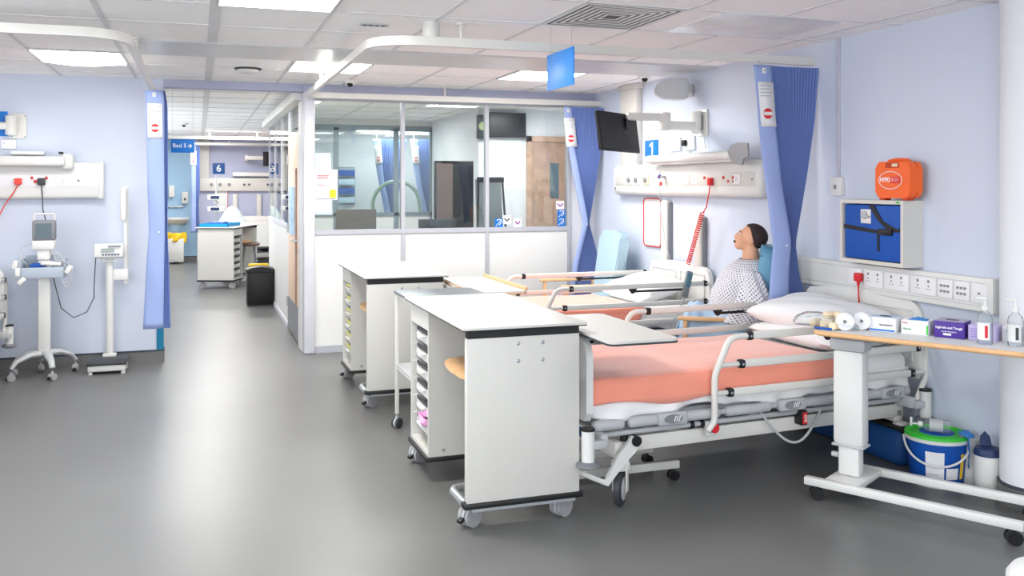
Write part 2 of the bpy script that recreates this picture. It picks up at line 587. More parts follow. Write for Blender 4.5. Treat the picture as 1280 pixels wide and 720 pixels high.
# corridor side of the office (X = 0.95)
g = MB()
g.box(0.93, 0.99, 8.86, 9.15, 0, 2.38)
struct(g.build('trim_7', PANELW, smooth=False))
g = MB()
for y in (10.36, 11.34, 12.32, 13.3):
    g.box(0.948, 0.972, y - 0.008, y + 0.008, 1.13, 2.38)
g.box(0.935, 0.985, 10.36, 13.32, 1.10, 1.135)
g.box(0.935, 0.985, 10.36, 13.32, 0, 0.05)
struct(g.build('trim_8', FRAMEL, smooth=False))
g = MB().box(0.86, 1.0, 8.86, 13.34, 2.38, 2.46).box(0.90, 1.0, 8.86, 13.34, 2.46, CZ)
struct(g.build('trim_9', WHITE, smooth=False))
g = MB()
for a, b in ((10.38, 11.0), (11.01, 11.7), (11.71, 12.5), (12.51, 13.3)):
    g.box(0.95, 0.975, a, b, 0.05, 1.10)
struct(g.build('wall_corridor_panels', PANELW, smooth=False))
n = 4
for a, b in ((9.17, 10.34), (10.38, 11.32), (11.36, 12.30), (12.34, 13.28)):
    z0 = 2.16 if n == 4 else 1.135
    struct(MB().box(0.957, 0.963, a, b, z0, 2.38).build('window_%d' % n, GLASS, smooth=False))
    n += 1
# wooden door in the corridor side
d = struct(MB().box(0.945, 0.985, 9.18, 10.33, 0.01, 2.11, bev=0.003).build('door_1', WOODP))
struct(MB().box(0.935, 0.947, 9.2, 10.31, 0.02, 0.36).build('kick_plate', MID, d, smooth=False))
struct(MB().box(0.932, 0.947, 9.42, 9.50, 0.36, 1.74).build('vision_strip', WOODD, d, smooth=False))
struct(MB().box(0.936, 0.947, 9.60, 10.2, 1.05, 1.55).build('notice_poster', mat('poster_blue', (170, 200, 225), 0.6, noise=0.3, scale=12), d, smooth=False))
struct(MB().cyl((0.945, 9.30, 1.02), (0.89, 9.30, 1.02), 0.012).cyl((0.89, 9.30, 1.02), (0.89, 9.43, 1.02), 0.011)
       .cyl((0.945, 9.30, 0.92), (0.935, 9.30, 0.92), 0.02).build('door_handle', ALU, d))
g = MB()
for z in (0.3, 1.1, 1.85): g.cyl((0.938, 10.335, z - .05), (0.938, 10.335, z + .05), 0.012)
struct(g.build('hinge', ALU, d))

# office rear glazing (Y = 13.3)
g = MB()
for x in (1.0, 1.885, 2.76, 3.30):
    g.box(x - 0.035, x + 0.035, 13.27, 13.33, 0, 2.40)
g.box(1.0, 3.30, 13.27, 13.33, 2.36, 2.44); g.box(1.0, 3.30, 13.27, 13.33, 1.12, 1.17)
struct(g.build('trim_10', mat('dark_frame', (120, 132, 138), 0.5), smooth=False))
struct(MB().box(1.0, 3.3, 13.29, 13.31, 0, 1.12).build('wall_rear_panel', PANELW, smooth=False))
struct(MB().box(1.0, 3.3, 13.29, 13.31, 2.44, CZ).build('wall_rear_header', PANELW, smooth=False))
struct(MB().box(1.035, 3.27, 13.297, 13.303, 1.17, 2.36).build('window_8', GLASS, smooth=False))
# office timber door
d = struct(MB().box(3.99, 4.55, 10.87, 10.9, 0.0, 2.12).build('door_2', WOODD, smooth=False))
g = MB().box(3.93, 3.99, 10.85, 10.9, 0, 2.19).box(4.55, 4.61, 10.85, 10.9, 0, 2.19).box(3.93, 4.61, 10.85, 10.9, 2.12, 2.19)
struct(g.build('door_frame', mat('door_frame_wood', (186, 150, 128), 0.5, noise=.15, scale=9), d, smooth=False))
struct(MB().box(4.24, 4.36, 10.865, 10.872, 1.4, 1.85).build('vision_panel', SCREENG, d, smooth=False))

# bay walls beyond the office
struct(MB().box(1.78, 5.86, 15.3, 15.4, 0, CZ).build('wall_bay', WALLW, smooth=False))


# =================================================================== BEDS
def castor(parent, x, y, r=0.05, wheel=CASTG, w=0.045, face=0.0, brake=False, dark=False):
    """twin-disc furniture castor with a hood"""
    g = MB()
    c, s = math.cos(face), math.sin(face)
    ax = Vector((-s, c, 0))
    p = Vector((x, y, r))
    for k in (-1, 1):
        a = p + ax * (k * w * 0.5)
        g.cyl(a - ax * (w * 0.2), a + ax * (w * 0.2), r, n=24)
        g.cyl(a + ax * (k * w * 0.2), a + ax * (k * (w * 0.2 + .004)), r * .78, n=20)
    o = g.build('castor', wheel, parent)
    h = MB()
    h.cyl(p - ax * w * .18, p + ax * w * .18, r * 1.02, n=20)
    h.cyl(p + Vector((0, 0, r * .6)), p + Vector((0, 0, r * 1.5)), r * .28, n=10)
    h.build('hood', DARK if dark else LGREY, o)
    if brake:
        b = MB().box(-r * 1.5, -r * .7, -.014, .014, -.012, .006, bev=.004, rot=(0, R(-18), 0))
        b.build('brake_pedal', BLACK, o, loc=(x, y, r * .9), rot=(0, 0, face))
    return o


def side_rail(bed, sy):
    y = sy * 0.495
    root = bpy.data.objects.new('side_rail', None)
    COL.objects.link(root); root.parent = bed; root.location = (0, y, 0)
    rows = ((0.80, -0.15, 1.00), (0.66, -0.20, 1.00), (0.52, -0.27, 0.96))
    for z, a, b in rows:
        MB().box(a, b, -.014, .014, z - .019, z + .019, bev=.007).build('rail_bar', PAINT, root)
        k = MB()
        for xx, s in ((a, -1), (b, 1)):
            k.box(xx - .018, xx + .018, -.019, .019, z - .022, z + .022, bev=.009)
        k.build('rail_knob', BLACK, root, split=True)
        k = MB()
        for xx in (a, b): k.cyl((xx, sy * .017, z), (xx, sy * .021, z), .006, n=8)
        k.build('rivet', ALU, root, split=True)
    t = MB()
    pts = [(-.15, 0, .80), (-.23, 0, .80), (-.265, 0, .788), (-.285, 0, .765), (-.355, 0, .625), (-.362, 0, .59), (-.362, 0, .40), (-.37, 0, .372), (-.405, 0, .335)]
    t.tube(pts, .0165, n=12)
    t.tube([(-.20, 0, .66), (-.335, 0, .66)], .013); t.tube([(-.27, 0, .52), (-.362, 0, .52)], .013)
    t.build('end_tube', PAINT, root)
    t = MB()
    pts = [(1.0, 0, .80), (1.05, 0, .79), (1.07, 0, .76), (1.07, 0, .50), (1.06, 0, .47), (.985, 0, .345)]
    t.tube(pts, .0165, n=12)
    t.tube([(1.0, 0, .66), (1.07, 0, .66)], .013); t.tube([(.96, 0, .52), (1.07, 0, .52)], .013)
    t.build('end_tube', PAINT, root)
    t = MB()
    m = Matrix(((1, 0, 0, 0), (0, 0, 1, -.008), (0, 1, 0, 0), (0, 0, 0, 1)))
    t.prism([(.33, .781), (.40, .781), (.375, .745), (.355, .745)], .016, m)
    t.box(.365, .80, -.006, .006, .752, .768)
    t.build('latch', BLACK, root)
    return root


def end_board(bed, x, z0, z1, hw, name, sgn):
    poly = [(-hw + .03, z0), (hw - .03, z0), (hw, z0 + .04)] + \
        arc((hw - .11, z1 - .11), .11, 0, 90, 6, lambda a, b: (a, b)) + [(hw * .3, z1 + .018), (-hw * .3, z1 + .018)] + \
        arc((-hw + .11, z1 - .11), .11, 90, 180, 6, lambda a, b: (a, b)) + [(-hw, z0 + .04)]
    m = Matrix(((0, 0, 1, x - .018), (1, 0, 0, 0), (0, 1, 0, 0), (0, 0, 0, 1)))
    g = MB().prism(poly, .036, m)
    f = sgn * -.019
    for a, b in ((-hw + .07, -.05), (-.01 + .04, hw - .07)):
        zb, zt = z0 + .10, z1 - .06
        g.tube([(x + f, a, zb), (x + f, b, zb), (x + f, b, zt), (x + f, a, zt), (x + f, a, zb)], .007, n=8)
    return g.build(name, WHITE, bed)


def make_bed(label, loc, rz, group='hospital beds'):
    B = thing('hospital_bed', label, 'bed', loc, rz, group)
    MB().box(-1.03, 1.0, -.435, .435, .455, .618, bev=.04, seg=3).build('mattress', SHEET, B)
    # salmon draw sheet
    H = .455

    def prof(v):
        L = [(-H, .505), (-H, .60), (-.44, .626), (-.40, .636), (.40, .636), (.44, .626), (H, .60), (H, .505)]
        t = v * (len(L) - 1); i = min(int(t), len(L) - 2); f = t - i
        return L[i][0] * (1 - f) + L[i + 1][0] * f, L[i][1] * (1 - f) + L[i + 1][1] * f

    def fn(u, v):
        y, z = prof(v)
        xe = .44 + .06 * math.sin(v * 5) + (.10 if y > .2 else 0) * 0
        x = -1.045 + (xe + 1.045) * u
        if z < .52: z += .012 * math.sin(x * 5 + 1) + .008 * math.sin(x * 13)
        z += .0025 * math.sin(x * 9 + y * 6)
        return Vector((x, y + .003 * math.sin(x * 17), z))
    g = MB().grid(fn, 40, 28)
    g.build('draw_sheet', SALMON, B, ang=60, solid=.004)
    MB().box(-1.052, -1.036, -.44, .44, .50, .62, bev=.007).build('draw_sheet_end', SALMON, B)
    # under sheet gathered along both sides
    for s in (-1, 1):
        def fs(u, v):
            x = -1.03 + 2.02 * u
            z = .545 - (.10 + .018 * math.sin(x * 7 + 1.0) + .010 * math.sin(x * 19)) * v
            y = s * (.444 + .010 * math.sin(x * 23 + v * 3) * v + .006 * math.sin(x * 41) * v)
            return Vector((x, y, z))
        MB().grid(fs, 90, 6).build('bottom_sheet', SHEET, B, ang=80, solid=.004)
        g = MB()
        for a, b in ((-1.03, -.86), (-.84, -.56), (-.52, -.30), (-.27, .02), (.06, .46), (.50, .99)):
            g.box(a, b, s * .445 - .03, s * .445 + .03, .385, .437, bev=.022, seg=3)
        for a in (-.54, -.285, .04, .48):
            g.cyl((a - .03, s * .445, .411), (a + .03, s * .445, .411), .014, n=10)
        g.build('deck_edge', LGREY, B, split=True)
        for xx in (-.60, .14, .84):
            p = MB().box(xx - .085, xx + .085, s * .478 - .006, s * .478 + .006, .385, .448, bev=.012).build('rail_mount', LGREY, B)
            q = MB().cyl((xx, s * .484, .415), (xx, s * .488, .415), 1, n=28)
            for v in q.bm.verts:
                v.co.x = xx + (v.co.x - xx) * .052; v.co.z = .415 + (v.co.z - .415) * .022
            q.build('oval_badge', MID, p)
            q = MB()
            for k in range(3):
                q.box(xx + .006 + k * .013, xx + .012 + k * .013, s * .489 - .001, s * .489 + .001, .40, .43, rot=(0, R(20), 0))
            q.build('badge_mark', WHITE, p, split=True)
        g = MB().tube([(-.98, s * .43, .36), (.98, s * .43, .36)], .014)
        g.build('side_tube', LGREY, B)
        g = MB()
        for xx in (-.46, -.40, .60): g.cyl((xx - .01, s * .43, .36), (xx + .01, s * .43, .36), .022, n=12)
        g.build('tube_collar', BLACK, B, split=True)
        side_rail(B, s)
        # lower chassis beam
        MB().box(-.84, .98, s * .40 - .02, s * .40 + .02, .258, .332, bev=.006).build('chassis_beam', PAINT, B)
        MB().box(-.58, -.50, s * .38 - .012, s * .38 + .012, .30, .43, bev=.004).box(.44, .52, s * .38 - .012, s * .38 + .012, .30, .43, bev=.004).build('chassis_bracket', PAINT, B, split=True)
    MB().box(-1.0, .98, -.43, .43, .40, .45, bev=.01).build('mattress_deck', MID, B)
    end_board(B, 1.065, .47, .915, .49, 'headboard', 1)
    end_board(B, -1.058, .44, .85, .47, 'footboard', -1)
    g = MB()
    for xx in (-.86, .95):
        g.box(xx - .035, xx + .035, -.42, .42, .225, .315, bev=.02)
    g.build('cross_beam', PAINT, B, split=True)
    MB().box(-.895, -.896 + .002, -.2, .05, .25, .30).build('maker_strip', BLUEBR, B)
    g = MB()
    for s in (-.25, .25):
        g.tube([(-.70, s, .30), (-.1, s, .40)], .016); g.tube([(.70, s, .30), (.1, s, .40)], .016)
        g.box(-.78, -.30, s - .015, s + .015, .33, .36, bev=.005)
    g.tube([(-.70, -.25, .31), (-.70, .25, .31)], .014); g.tube([(.70, -.25, .31), (.70, .25, .31)], .014)
    g.build('lifting_frame', LGREY, B)
    MB().box(-.28, .25, -.07, .07, .29, .38, bev=.03).cyl((.25, 0, .335), (.6, 0, .36), .022).build('motor', DARK, B)
    g = MB().box(-.12, .06, -.33, -.24, .30, .385, bev=.028)
    g.ball((.02, -.285, .315), .045, n=8, scale=(1.2, .8, .9))
    g.build('actuator_cover', MID, B)
    # corner bumpers
    for sx in (-1, 1):
        for sy in (-1, 1):
            x, y = (-1.10 if sx < 0 else 1.03), sy * .53
            o = MB().cyl((x, y, .275), (x, y, .42), .031, n=20).build('bumper', WHITE, B)
            MB().cyl((x, y, .42), (x, y, .432), .033, n=20).build('bumper_cap', BLACK, o)
            MB().lathe([(0, .245), (.04, .245), (.056, .253), (.056, .268), (.04, .276), (0, .276)], (x, y, 0), n=24).build('bumper_disc', MID, o)
            MB().box(min(x, x - sx * .09), max(x, x - sx * .09), y - .02, y + .02, .33, .37, bev=.006).box(x - sx * .09 - .02, x - sx * .09 + .02, min(y, y - sy * .12), max(y, y - sy * .12), .33, .39, bev=.006).build('bumper_arm', LGREY, o)
    # castors with big wheels
    for xx in (-.86, .97):
        for sy in (-1, 1):
            y = sy * .415
            o = MB().lathe([(0, -.02), (.062, -.02), (.083, -.014), (.086, 0), (.083, .014), (.062, .02), (0, .02)], (xx, y, .086), n=36, rot=(R(90), 0, R(45))).build('wheel', DARK, B)
            MB().lathe([(0, -.026), (.03, -.026), (.058, -.02), (.058, .02), (.03, .026), (0, .026)], (xx, y, .086), n=28, rot=(R(90), 0, R(45))).build('wheel_hub', LGREY, o)
            g = MB()
            for k in (-1, 1): g.box(xx + k * .024 - .020, xx + k * .024 + .020, y - k * .024 - .004, y - k * .024 + .004, .07, .20, bev=.003, rot=(0, 0, R(45)))
            g.box(xx - .04, xx + .04, y - .04, y + .04, .17, .23, bev=.02)
            g.build('wheel_fork', PAINT, o)
            MB().cyl((xx + .02, y, .315), (xx + .02, y, .345), .02, n=16).build('fork_cap', BLACK, o)
    # brake pedals at the foot
    for sy in (-1, 1):
        y = sy * .455
        m = Matrix(((1, 0, 0, 0), (0, 0, 1, y - .010), (0, 1, 0, 0), (0, 0, 0, 1)))
        g = MB().prism([(-.98, .13), (-.955, .12), (-.87, .21), (-.80, .27), (-.775, .315), (-.79, .345), (-.82, .345), (-.90, .26), (-.94, .19)], .02, m)
        g.tube([(-.965, y, .135), (-1.05, y, .175), (-1.07, y - sy * .03, .18), (-1.07, y - sy * .16, .18)], .013)
        o = g.build('brake_lever', WHITE, B)
        MB().cyl((-.80, y - .02, .322), (-.80, y + .02, .322), .026, n=18).build('lever_cap', BLACK, o)
    # release knob
    o = MB().box(-.39, -.33, -.475, -.44, .30, .375, bev=.01).build('release_mount', WHITE, B)
    MB().cyl((-.36, -.475, .345), (-.36, -.50, .345), .024, n=20).build('release_knob', RED, o)
    # control box and cables
    o = MB().box(.20, .245, -.48, -.42, .295, .375, bev=.008).build('control_box', BLACK, B)
    MB().box(.208, .237, -.484, -.479, .305, .366).build('box_label', RED, o, smooth=False)
    text('CPR', .022, TEXTW, o, (.2225, -.4855, .335), rot=(R(90), R(90), 0))
    g = MB()
    P = []
    for k in range(15):
        t = k / 14
        P.append((-.05 + .42 * t, -.44 - .03 * math.sin(PI * t), .40 - .19 * math.sin(PI * t * .95) ** 1))
    g.tube(P, .007, n=8)
    g.tube([(-.10, -.43, .375), (.05, -.46, .37), (.20, -.45, .368)], .004, n=6)
    g.build('cable', LGREY, B)
    return B


bed1 = make_bed('near white hospital bed with salmon sheet, in front, beside the cluttered table on the right', (2.795, 4.56, 0), R(4))
bed2 = clone(bed1, 'second hospital bed with salmon sheet, farther back below the number 1 sign', (2.765, 6.80, 0), R(1.2))
for _c in bed2.children:            # its foot bumpers are swung in a little
    if _c.name.startswith('bumper') and min(v.co.x for v in _c.data.vertices) < 0: _c.location.x = .065
bed3 = clone(bed1, 'hospital bed at the left edge, only its white side rail end showing', (-1.985, 7.38, 0), R(90))
bed4 = clone(bed1, 'distant hospital bed below the number 6 sign in the far bay', (1.20, 18.5, 0), R(97))


def pillow(name_label, loc, dims, rot, group, m=PILLOW, seed=0):
    lx, ly, lz = dims
    rnd = random.Random(seed)
    a = [rnd.uniform(0, 6) for _ in range(6)]

    def shape(u, v, s):
        x = (u - .5) * 2; y = (v - .5) * 2
        e = max(0, 1 - abs(x) ** 2.6) * max(0, 1 - abs(y) ** 2.6)
        h = e ** .45
        px = x * (1 - .10 * (1 - abs(y)) * 0 - .06 * (1 - y * y) * (abs(x) ** 3)) * lx / 2
        py = y * (1 - .06 * (1 - x * x) * (abs(y) ** 3)) * ly / 2
        w = .06 * math.sin(4 * x + a[0]) * math.sin(3 * y + a[1]) + .04 * math.sin(9 * x + 5 * y + a[2])
        return Vector((px, py, s * lz / 2 * h * (1 + w)))
    g = MB()
    g.grid(lambda u, v: shape(u, v, 1), 22, 22)
    g.grid(lambda u, v: shape(u, v, -1), 22, 22)
    bmesh.ops.remove_doubles(g.bm, verts=g.bm.verts[:], dist=.0005)
    o = g.build('pillow', m, None, ang=70)
    o.location = loc; o.rotation_euler = rot
    return tag(o, name_label, 'pillow', group)


def bedpt(b, x, y, z):
    m = Matrix.Translation(b.location) @ Euler(b.rotation_euler).to_matrix().to_4x4()
    return m @ Vector((x, y, z))


pillow('lower white pillow lying flat at the head of the near bed', bedpt(bed1, .72, -.04, .695), (.50, .78, .14), (0, R(-2), R(4)), 'pillows on the beds', seed=1)
pillow('upper white pillow propped on top against the near headboard', bedpt(bed1, .73, .0, .80), (.48, .76, .18), (R(2), R(-7), R(9)), 'pillows on the beds', seed=2)
pillow('white pillow leaning on the headboard of the second bed', bedpt(bed2, .76, .08, .72), (.48, .72, .17), (R(2), R(-14), R(2)), 'pillows on the beds', seed=3)

# handset hooked on the second bed's rail
h = thing('bed_handset', 'grey bed control handset with teal buttons hooked on the second bed rail', 'handset', bedpt(bed2, .80, -.52, .70))
h.rotation_euler = (0, R(14), R(1))
MB().box(-.028, .028, -.016, .012, 0, .21, bev=.012).build('handset_body', MID, h)
g = MB()
for i in range(4):
    for j in range(2): g.box(-.022 + j * .024, -.002 + j * .024, -.021, -.014, .085 + i * .028, .107 + i * .028, bev=.003)
g.build('button', mat('teal_buttons', (70, 130, 150), .5), h, split=True)
MB().tube([(0, 0, .0), (-.01, .0, -.06), (-.03, .01, -.15), (-.07, .02, -.26)], .005, n=8).build('handset_cable', LGREY, h)
MB().box(-.01, .01, .008, .034, .10, .13).build('hook', MID, h)

# =================================================================== MOBILE DESK TROLLEYS
def make_trolley(label, loc, rz, tray_m=WHITE, handle_m=DARK, group='mobile white trolleys with tray towers'):
    T = thing('bedside_trolley', label, 'trolley', loc, rz, group)
    # origin: floor, middle of the worktop; x across (.60), y along (1.22)
    MB().box(-.30, .305, -.615, .615, .918, .931, bev=.003).build('worktop', [WHITEL], T)
    g = MB().box(-.299, .304, -.614, .614, .914, .9195, bev=.001)
    g.build('worktop_edge', BLACK, T)
    MB().box(-.272, .272, -.592, -.550, .878, .916).box(-.255, .255, .16, .56, .9, .916).build('worktop_spacer', BLACK, T, split=True)
    p = MB().box(-.275, .275, -.59, -.548, .132, .878, bev=.003).build('end_panel', WHITEL, T)
    g = MB()
    for xx in (-.02, .10):
        for zz in (.765, .845): g.lathe([(0, .003), (.007, .0025), (.010, 0), (.006, -.001)], (xx - .01, -.5905, zz), n=14, rot=(R(90), 0, 0))
    g.build('bolt', ALU, p, split=True)
    MB().box(-.29, .29, -.602, -.536, .108, .132, bev=.004).build('plinth', BLACK, T)
    g = MB().tube([(-.27, -.55, .118), (-.275, -.36, .118), (-.262, -.325, .118), (-.22, -.31, .118), (.22, -.31, .118), (.262, -.325, .118), (.275, -.36, .118), (.27, -.55, .118)], .020, n=12)
    g.box(-.25, .25, -.60, -.50, .095, .112)
    g.build('foot_loop', ALU, T)
    # shaped timber flap on the inside of the end panel
    pts = [(-.20, -.548), (-.245, -.36), (-.25, -.18), (-.235, -.04), (-.19, .03), (-.08, .06), (.05, .06), (.12, .03), (.155, -.04), (.165, -.18), (.165, -.36), (.15, -.548)]
    g = MB().prism(pts, .022, Matrix.Translation((0, 0, .655)))
    g.build('timber_flap', WOODL, T)
    MB().box(-.14, .12, -.548, -.42, .60, .65, bev=.01).build('flap_bracket', DARK, T)
    # tray tower
    y0, y1 = .16, .585
    g = MB()
    g.box(-.27, .275, y0, y0 + .018, .132, .905); g.box(-.27, .275, y1 - .018, y1, .132, .905)
    g.box(.257, .275, y0 + .018, y1 - .018, .132, .905); g.box(-.27, .257, y0 + .018, y1 - .018, .132, .15); g.box(-.262, .257, y0 + .018, y1 - .018, .885, .905)
    g.box(-.27, -.262, y0 + .018, y1 - .018, .80, .905)
    tw = g.build('tray_tower', WHITEL, T, smooth=False)
    MB().box(-.285, .285, y0 - .01, y1 + .01, .108, .132, bev=.004).build('plinth', BLACK, T)
    g = MB()
    for zz in (.165,): g.cyl((-.19, y0 - .003, zz), (-.19, y0, zz), .009, n=12)
    g.build('bolt', ALU, tw, split=True)
    for k in range(6):
        z = .70 - .098 * k
        g = MB()
        a, b = y0 + .03, y1 - .03
        x0, x1 = -.245, .24
        g.box(x0, x1, a, b, z, z + .004); g.box(x0, x1, a, a + .005, z, z + .07); g.box(x0, x1, b - .005, b, z, z + .07)
        g.box(x1 - .005, x1, a, b, z, z + .07); g.box(x0, x0 + .005, a, b, z, z + .052)
        g.box(x0 - .012, x1, a - .008, a, z + .066, z + .074); g.box(x0 - .012, x1, b, b + .008, z + .066, z + .074)
        g.box(x0 - .028, x0, (a + b) / 2 - .07, (a + b) / 2 + .07, z + .044, z + .052, bev=.003)
        t = g.build('tray', tray_m, T)
        MB().box(x0 - .003, x0 + .006, a + .03, b - .03, z + .056, z + .078, bev=.003).build('tray_handle', handle_m, t)
    for x, y, br in ((-.235, -.50, True), (.215, -.51, False), (-.235, .54, True), (.215, .54, False)):
        castor(T, x, y, r=.049, face=R(28), brake=br)
    g = MB()
    for x in (-.235, .215):
        for y in (-.50, .54): g.cyl((x, y, .07), (x, y, .11), .012)
    g.build('castor_stem', ALU, T, split=True)
    return T


tr1 = make_trolley('nearest white bedside trolley with grey castors, its flat end panel facing the viewer', (1.425, 4.565, 0), 0)
g = MB().tube([(-.262, .22, .30), (-.268, .28, .285), (-.262, .34, .30), (-.255, .40, .31), (-.25, .30, .33)], .018, n=8)
o = tag(g.build('pink_cloth', mat('pink_plastic', (226, 160, 205), .6), None, loc=(1.425, 4.565, 0)), 'crumpled pink cloth sticking out of the nearest trolley tray', 'cloth')
tr2 = make_trolley('white bedside trolley standing behind, beside the glazed office partition', (1.395, 6.965, 0), 0, WHITE, mat('yellow_handles', (222, 214, 110), .5))
tr3 = clone(tr1, 'far white trolley with a blue tray on top, in the corridor opening', (.46, 15.1, 0), R(160))

# metal trolley between the two
mt = thing('metal_trolley', 'small metal trolley with dark grey top squeezed between the two white trolleys', 'trolley', (1.465, 5.57, 0), 0)
MB().box(-.26, .26, -.31, .31, .87, .89, bev=.004).build('trolley_top', mat('steel_top', (120, 124, 130), .3, metal=.3), mt)
MB().box(-.25, .25, -.30, .30, .40, .415, bev=.003).build('shelf', LGREY, mt)
for sx in (-1, 1):
    for sy in (-1, 1):
        MB().box(sx * .242 - .012, sx * .242 + .012, sy * .29 - .012, sy * .29 + .012, .09, .87, bev=.003).build('leg', PAINT, mt)
        castor(mt, sx * .242, sy * .29, r=.032, wheel=DARK, w=.034, face=R(40))
g = MB()
for sx in (-1, 1): g.box(sx * .242 - .008, sx * .242 + .008, -.28, .28, .85, .87)
for sx in (-1, 1): g.box(sx * .242 - .008, sx * .242 + .008, -.28, .28, .39, .40)
g.build('frame_rail', PAINT, mt, split=True)


# =================================================================== OVERBED TABLES
def cantilever_table(label, loc, rz, top_m, edge_m, hx, hy, z, post_at, arm, group='overbed tables'):
    T = thing('overbed_table', label, 'table', loc, rz, group)
    pl = rrect(-hx, hx, -hy, hy, .035)
    MB().prism(pl, .012, Matrix.Translation((0, 0, z - .006))).build('table_top', top_m, T)
    MB().prism(rrect(-hx - .002, hx + .002, -hy - .002, hy + .002, .036), .009, Matrix.Translation((0, 0, z - .014))).build('table_edge', edge_m, T)
    px, py = post_at
    MB().box(px, hx * .5, py - .04, py + .04, z - .05, z - .016, bev=.006).build('bracket', DARK, T)
    MB().box(px - .03, px + .03, py - .04, py + .04, .10, .46, bev=.012).build('post', PAINT, T)
    MB().box(px - .022, px + .022, py - .032, py + .032, .46, z - .016, bev=.008).build('inner_post', ALU, T)
    for s in (-1, 1):
        y = py + s * arm[1]
        MB().box(px - .03, px + arm[0], y - .018, y + .018, .062, .105, bev=.006).build('base_arm', PAINT, T)
        for xx in (px, px + arm[0] - .03): castor(T, xx, y, r=.025, wheel=BLACK, w=.034, face=R(8), dark=True)
    MB().box(px - .03, px + .03, py - arm[1], py + arm[1], .055, .093, bev=.006).build('base_bar', PAINT, T)
    return T


cantilever_table('overbed table with grey-white top and thin dark edge, over the near bed foot', (1.905, 4.13, 0), 0, WHITEL, DARK, .175, .43, .87, (-.27, .37), (.80, .15))
wt = cantilever_table('overbed table with beech edging and white top, at the foot of the second bed', (1.885, 6.13, 0), 0, PANELW, WOODL, .165, .48, .875, (-.27, .0), (.80, .15))
g = MB().box(.150, .168, -.47, .47, .88, .905, bev=.004).build('edge_lip', WOODL, wt)

# near overbed table on the right, turned
RT = R(-59.6)
NT = thing('overbed_table', 'nearest overbed table with beech edge carrying glove boxes, on the right', 'table', (2.909, 3.831, 0), RT, 'overbed tables')
MB().prism(rrect(0, .98, 0, .41, .05), .014, Matrix.Translation((0, 0, .834))).build('table_top', PANELW, NT)
ed = MB()
pl = rrect(-.006, .986, -.006, .416, .055)
ed.tube([(a, b, .838) for a, b in pl + [pl[0]]], .0125, n=10, caps=False)
ed.build('table_edge', WOODL, NT)
MB().box(.04, .30, .10, .28, .80, .832, bev=.012).build('bracket', MID, NT)
MB().box(.018, .202, .135, .255, .735, .805, bev=.02).build('post_collar', LGREY, NT)
MB().box(.032, .188, .147, .243, .26, .74, bev=.022).build('post', WHITE, NT)
MB().box(.055, .165, .158, .232, .105, .265, bev=.016).build('inner_post', WHITE, NT)
MB().box(.028, .192, .143, .247, .252, .266, bev=.006).build('post_trim', LGREY, NT)
for y in (.03, .40):
    o = MB().box(-.06 if y < .1 else .07, .93, y - .02, y + .02, .066, .106, bev=.006).build('base_rail', WHITE, NT)
    MB().box(.928, .934, y - .021, y + .021, .065, .107, bev=.002).build('end_cap', NAVY, o)
    for xx in ((0.0, .885) if y < .1 else (.09, .885)): castor(NT, xx, y, r=.031, wheel=BLACK, w=.04, face=R(35), dark=True)
MB().box(.03, .20, .03, .40, .072, .104, bev=.006).build('base_plate', WHITE, NT)
MB().cyl((.02, .18, .20), (.055, .18, .20), .014).build('height_knob', LGREY, NT)


def onT(x, y, z=.8485):
    c, s = math.cos(RT), math.sin(RT)
    return (2.909 + c * x - s * y, 3.831 + s * x + c * y, z)


def glove_box(label, x, y, w, d, h, base_m, rz=0.0, hole=True, top_m=None):
    b = thing('glove_box', label, 'box', onT(x, y), RT + rz, 'glove boxes on the near table')
    MB().box(-w / 2, w / 2, -d / 2, d / 2, 0, h, bev=.002).build('carton', base_m, b)
    if top_m:
        MB().box(-w / 2 + .002, w / 2 - .002, -d / 2 + .002, d / 2 - .002, h, h + .0015).build('carton_top', top_m, b, smooth=False)
    if hole:
        q = MB().cyl((0, 0, h + .0012), (0, 0, h + .0028), 1, n=26)
        for v in q.bm.verts: v.co.x *= .030; v.co.y *= .017
        q.build('opening', BLACK, b)
    return b


bx = glove_box('white glove box with blue stripe, leftmost of the row of boxes', .27, .235, .13, .11, .07, PAPER, top_m=mat('pale_blue_card', (186, 206, 224), .5))
MB().box(-.060, .060, -.0565, -.0555, .004, .012).build('stripe', BLUEBR, bx, smooth=False)
text('Examination', .013, TEXTD, bx, (.02, -.0565, .035))
bx = glove_box('white and green glove box with a blue glove poking from its top', .42, .245, .125, .11, .068, PAPER, hole=False)
text('Gloves', .014, mat('green_print', (90, 170, 110), .5), bx, (-.035, -.0565, .026)); text('Nitrile', .010, TEXTR, bx, (-.045, -.0565, .055))
MB().box(.055, .0628, -.0568, -.0560, .004, .05).build('side_stripe', GREEN, bx, smooth=False)
g = MB().grid(lambda u, v: Vector((-.035 + .085 * u, -.035 + .06 * v, .068 + .012 * math.sin(PI * u) * math.sin(PI * v) + .003 * math.sin(u * 22 + v * 9))), 14, 10)
g.build('glove', GLOVEB, bx, solid=.002)
bx = glove_box('deep purple glove box with white lettering and dark oval opening', .575, .255, .135, .12, .078, PURP, top_m=mat('grey_violet_card', (170, 164, 186), .5))
text('highrisk and Tough', .0155, TEXTW, bx, (.0, -.0615, .048), bold=.0002)
text('powder free gloves', .0085, TEXTW, bx, (.0, -.0615, .030))
MB().box(-.026, .010, -.0615, -.0605, .012, .022).build('size_label', PAPER, bx, smooth=False)
bx = glove_box('pale lilac glove box beside the purple one, partly behind a pump bottle', .715, .265, .12, .11, .070, LILAC)
g = MB()
for k in range(4): g.box(-.05, .03, -.0565, -.0555, .014 + k * .012, .018 + k * .012)
g.build('print_lines', mat('violet_print', (150, 130, 200), .5), bx, smooth=False)


